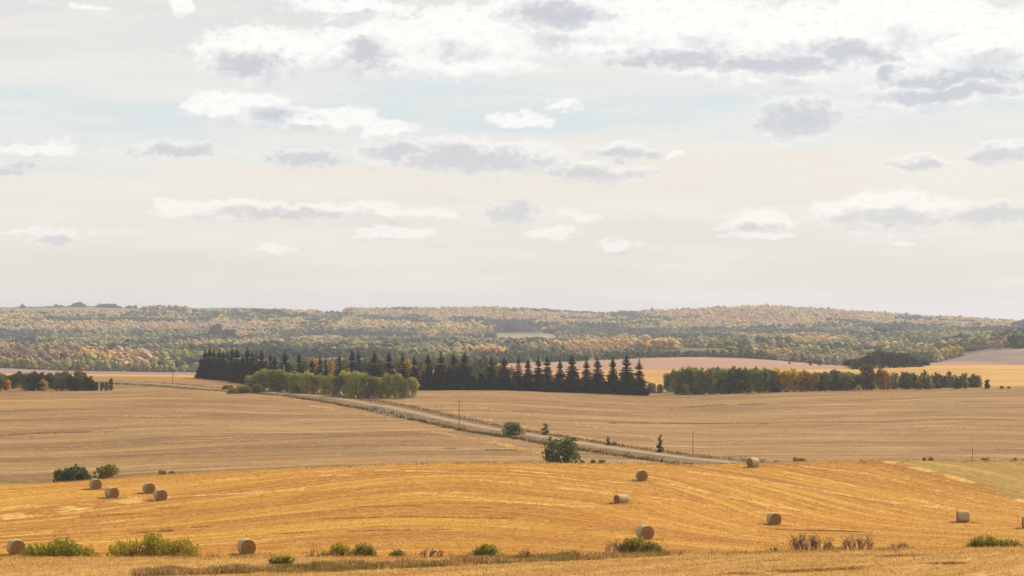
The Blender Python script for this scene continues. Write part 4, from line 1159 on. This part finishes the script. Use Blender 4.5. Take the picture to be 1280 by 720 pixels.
# ------------------------------------------------------------------ distant woods (stuff): lumpy crowns, every tree with its own colour
OCT = np.array([(1, 0, 0), (0, 1, 0), (-1, 0, 0), (0, -1, 0), (0, 0, 1), (0, 0, -1)], float)
OF = np.array([(0, 1, 4), (1, 2, 4), (2, 3, 4), (3, 0, 4), (1, 0, 5), (2, 1, 5), (3, 2, 5), (0, 3, 5)])
def woods(name, label, P, H, W, C, lumps, seed):
    rs = np.random.RandomState(seed); n = len(P)
    H = H * (.55 + .9 * fbm(P[:, 0] / 34, P[:, 1] / 60, 3, 90)); W = W * 1.1
    tr = np.repeat(np.arange(n), lumps); m_ = len(tr)
    li = np.tile(np.arange(lumps), n)
    t = (li + rs.uniform(.2, .8, m_)) / lumps
    th = rs.uniform(0, 2 * PI, m_); wr = W[tr] * .5 * (1 - t ** 2 * .75) * rs.uniform(.2, .75, m_)
    ctr = P[tr] + np.stack([np.cos(th) * wr, np.sin(th) * wr, H[tr] * (.10 + .74 * t)], 1)
    sx_ = W[tr] * rs.uniform(.24, .40, m_) * (1.10 - .40 * t); sz = H[tr] * rs.uniform(.18, .28, m_)
    ra, rb = rs.uniform(0, 2 * PI, m_), rs.uniform(-.8, .8, m_)      # every lump turned its own way
    ca, sa, cb, sb = np.cos(ra), np.sin(ra), np.cos(rb), np.sin(rb)
    RM = np.stack([np.stack([ca, -sa, 0 * ca], 1), np.stack([sa * cb, ca * cb, -sb], 1), np.stack([sa * sb, ca * sb, cb], 1)], 1)
    OR = np.einsum('vk,mjk->mvj', OCT, RM)
    V = OR * np.stack([sx_, sx_, sz], 1)[:, None] * rs.uniform(.65, 1.35, (m_, 6, 1)) + ctr[:, None] + rs.normal(size=(m_, 6, 3)) * sx_[:, None, None] * .15
    Q = (np.arange(m_)[:, None, None] * 6 + OF[None]).reshape(-1, 3)
    Cc = C[tr] * rs.uniform(.86, 1.16, (m_, 1))
    me = mesh_np(name, V.reshape(-1, 3), Q, M_far, cols=np.repeat(Cc, 6, 0))
    return whole(name, me, label, None, None, 'stuff')

# fast terrain lookup on a regular grid
def zg(x, D):
    """height by bilinear lookup in the terrain rows"""
    gx = (x / np.maximum(D, 1) * F * CP + 640 - GX[0]) / 10.0
    ci = np.clip(gx.astype(int), 0, nc - 2); fx = np.clip(gx - ci, 0, 1)
    out = np.zeros(len(x))
    for c in np.unique(ci):
        s = ci == c
        za = np.interp(D[s], RD[:, c], RZ[:, c]); zb = np.interp(D[s], RD[:, c + 1], RZ[:, c + 1]); out[s] = za * (1 - fx[s]) + zb * fx[s]
    return out

SPEC = np.array([(.12, .16, .05), (.24, .26, .075), (.54, .44, .11), (.60, .38, .11), (.62, .44, .22), (.38, .31, .22), (.36, .33, .11), (.055, .078, .050), (.52, .35, .24)])
#                 green           light green      yellow           orange          tan pink         bare grey       olive          dark           rose
SPEC = SPEC * .74 + np.array([.25, .25, .12]) * .26 * (SPEC.mean(1, keepdims=True) / .22)
SPEC = SPEC * 1.20 * np.array([1.04, 1.0, .96])
def species(x, D, rs, hill):
    n = len(x); a = (fbm(x / 130, D / 300, 3, 51) - .5) * 2.2; b = (fbm(x / 45, D / 110, 3, 52) - .5) * 2.0; c = rs.rand(n) - .5
    v = .47 + a * .68 + b * .44 + c * .18
    s = np.zeros(n, int)
    edges = [.20, .30, .38, .44, .52, .58, .66, .76] if hill else [.24, .34, .43, .50, .56, .61, .70, .80]
    order = [7, 0, 6, 4, 2, 8, 3, 5, 8] if hill else [7, 0, 0, 6, 1, 5, 6, 8, 3]
    k = np.searchsorted(edges, v); return np.array(order)[k]

def scatter(n, d0, d1, seed, margin=.245):
    rs = np.random.RandomState(seed); D = np.sqrt(rs.uniform(d0 ** 2, d1 ** 2, n)); x = D * rs.uniform(-margin, margin, n); return x, D, rs

# valley woods
x, D, rs = scatter(30000, 1925, 4480, 61)
px = 640 + F * CP * x / D
zc = zg(x, D); py = py_of(zc, D)
open_ = fbm(x / 170, D / 420, 3, 71) > .60
open_ |= (D > np.interp(px, GX, DP) - 110) & (D < np.interp(px, GX, DP) + 120) & ((px > 340) & (px < 720) | (px > -40) & (px < 250))
open_ |= (px > 948) & (px < 992) & (np.abs(D - 2650) < 260)          # small pale clearing
open_ |= (px > 1160) & (D < 1990) & (py > 436) & (rs.rand(len(x)) < .5)
open_ |= rs.rand(len(x)) < np.clip((.52 - fbm(x / 90, D / 200, 2, 77)) * 3, 0, .55)
k = ~open_; x, D, zc, px = x[k], D[k], zc[k], px[k]
sp = species(x, D, rs, False)
sp = np.where((px < 105) & (D < 2500) & (rs.rand(len(x)) < .75), 8, sp)
H = np.where(sp == 7, 9, 8.5) * rs.uniform(.6, 1.25, len(x)); W = H * rs.uniform(1.0, 1.7, len(x))
Cv = SPEC[sp].copy(); lf = (sp == 8) & (px < 105); Cv[lf] = Cv[lf] * .3 + np.array([.30, .17, .14]) * .7
Pz = np.stack([x, D, zc], 1); nr_ = D < 2900
woods('valley_woods', 'mixed autumn woods filling the near valley', Pz[nr_], H[nr_], W[nr_], Cv[nr_], 8, 81)
woods('far_valley_woods', 'mixed autumn woods on the far side of the valley', Pz[~nr_], H[~nr_], W[~nr_], Cv[~nr_], 5, 82)
# hillside woods
x, D, rs = scatter(44000, 4300, 6000, 62)
px = 640 + F * CP * x / D; zc = zg(x, D)
past = (D > np.interp(px, [0, 180, 230, 260, 430, 440], [5200, 5500, 5500, 5150, 5300, 9000])) & (px < 440)
past |= (px > -200) & (px < 180) & (D > 5250) & (D < 5700)
past |= (np.abs(px - 870) < 50) & (D > 5700) & (rs.rand(len(x)) < .7)
k = ~past; x, D, zc, px = x[k], D[k], zc[k], px[k]
sp = species(x, D, rs, True)
for (a0, a1, b0, b1) in ((160, 300, 4950, 5600), (395, 440, 4900, 5500), (700, 760, 5000, 5300), (1120, 1180, 5000, 5400)):
    mm = (px > a0) & (px < a1) & (D > b0) & (D < b1) & (rs.rand(len(px)) < .6); sp[mm] = np.where(rs.rand(mm.sum()) < .6, 7, 0)
H = rs.uniform(8, 14, len(x)); W = H * rs.uniform(.9, 1.5, len(x))
woods('hillside_woods', 'autumn aspen woods covering the far hillside', np.stack([x, D, zc], 1), H, W, SPEC[sp], 4, 83)
# dark belts and spruce blocks
bl = [(-150, 320, 1915, 8, 8, 6), (300, 620, 1915, 8, 8, 0), (600, 960, 1912, 8, 6, 0), (940, 1100, 1915, 10, 8, 5), (1100, 1170, 1915, 10, 9, 0), (-60, 120, 2050, 20, 9, 0), (104, 150, 1960, 30, 9, 0), (0, 30, 4150, 30, 12, 7), (30, 120, 4130, 25, 11, 7), (120, 300, 4160, 25, 10, 7), (300, 430, 4200, 25, 10, 7), (430, 520, 4000, 20, 10, 7), (560, 620, 3980, 20, 9, 7),
      (940, 985, 4250, 40, 13, 7), (988, 1005, 4270, 30, 13, 7), (1018, 1050, 4300, 30, 14, 7), (1095, 1180, 4200, 40, 13, 7), (945, 988, 2950, 40, 13, 7), (1110, 1135, 3650, 40, 14, 7), (1268, 1300, 4100, 60, 18, 7),
      (1065, 1105, 3500, 30, 11, 7), (965, 1030, 2250, 25, 9, 0), (1168, 1200, 1900, 30, 9, 2), (1130, 1165, 1950, 40, 9, 1), (1265, 1300, 1880, 30, 10, 7), (20, 45, 3300, 30, 14, 7), (600, 720, 2150, 20, 9, 0), (700, 790, 2080, 25, 9, 5),
      (630, 680, 2700, 25, 11, 7), (780, 900, 1960, 15, 6, 0), (240, 262, 3650, 40, 13, 7)]
blocks = [(266, 274, 4000, 18, 22), (282, 291, 3700, 18, 19), (658, 666, 2850, 16, 13), (1092, 1108, 3500, 18, 14), (1247, 1255, 3300, 18, 14), (855, 867, 4000, 20, 7)]
Pb, Hb, Cb = [], [], []
rs = np.random.RandomState(9)
for (a, b_, D0, dd, h, s) in bl:
    n = int((b_ - a) * D0 / F / 2.6 * 2.2)
    for _ in range(n):
        pxx = rs.uniform(a, b_); Dd = D0 + rs.uniform(-dd, dd); Pb.append((Dd * (pxx - 640) / (F * CP), Dd)); Hb.append(h * rs.uniform(.6, 1.1)); Cb.append(SPEC[s] * rs.uniform(.8, 1.1))
for (a, b_, D0, dd, h) in blocks:
    for _ in range(160):
        pxx = rs.uniform(a, b_); Dd = D0 + rs.uniform(-dd, dd); Pb.append((Dd * (pxx - 640) / (F * CP), Dd)); Hb.append(h * rs.uniform(.9, 1.0)); Cb.append(np.array([.022, .030, .030]))
Pb = np.array(Pb); zb = zg(Pb[:, 0], Pb[:, 1]); Hb = np.array(Hb)
woods('dark_shelterbelts', 'dark shelterbelts and square spruce blocks among the distant woods', np.column_stack([Pb, zb]), Hb, Hb * np.where(np.arange(len(Hb)) < len(Hb) - 160 * len(blocks), .95, .55), np.array(Cb), 6, 84)
# trees along the western crest
rs = np.random.RandomState(10); n = 700
pxx = np.concatenate([rs.uniform(-40, 184, 420), rs.uniform(60, 110, 150), rs.uniform(1000, 1165, 130)]); Dd = np.where(pxx < 300, rs.uniform(5880, 5960, n), rs.uniform(5700, 5800, n))
xx = Dd * (pxx - 640) / (F * CP); Hh = np.where(pxx < 300, (4 + 8 * np.clip((fbm(pxx / 14, pxx * 0, 3, 5) - .42) * 5, 0, 1)), 15) * rs.uniform(.6, 1.1, n)
woods('crest_woods', 'line of dark trees along the hill crest', np.column_stack([xx, Dd, zg(xx, Dd)]), Hh, Hh * .8, np.where(pxx[:, None] < 300, SPEC[7][None], SPEC[5][None]) * 1.0, 5, 85)

# ------------------------------------------------------------------ haze
HAZE_TOP = float(AV[:, 2].max()) + 24.0
print('terrain z', AV[:, 2].min(), AV[:, 2].max(), 'x', AV[:, 0].max())
b = MB(); b.box((0, 7000, 0), (8200, 7400, 1)); me = b.mesh('haze', bpy.data.materials.new('haze_air'))
for v in me.vertices: v.co.z = HAZE_TOP if v.co.z > 0 else float(AV[:, 2].min()) - 1.0
hz = me.materials[0]; hz.use_nodes = True; t = NT(hz.node_tree); t.n.clear(); out = t.new('ShaderNodeOutputMaterial')
pv = t.new('ShaderNodeVolumePrincipled'); pv.inputs['Color'].default_value = (.90, .88, .95, 1); pv.inputs['Density'].default_value = 8.2e-5; pv.inputs['Anisotropy'].default_value = .25
t.l.new(pv.outputs[0], out.inputs['Volume'])
whole('haze', me, None, None, None, 'stuff')
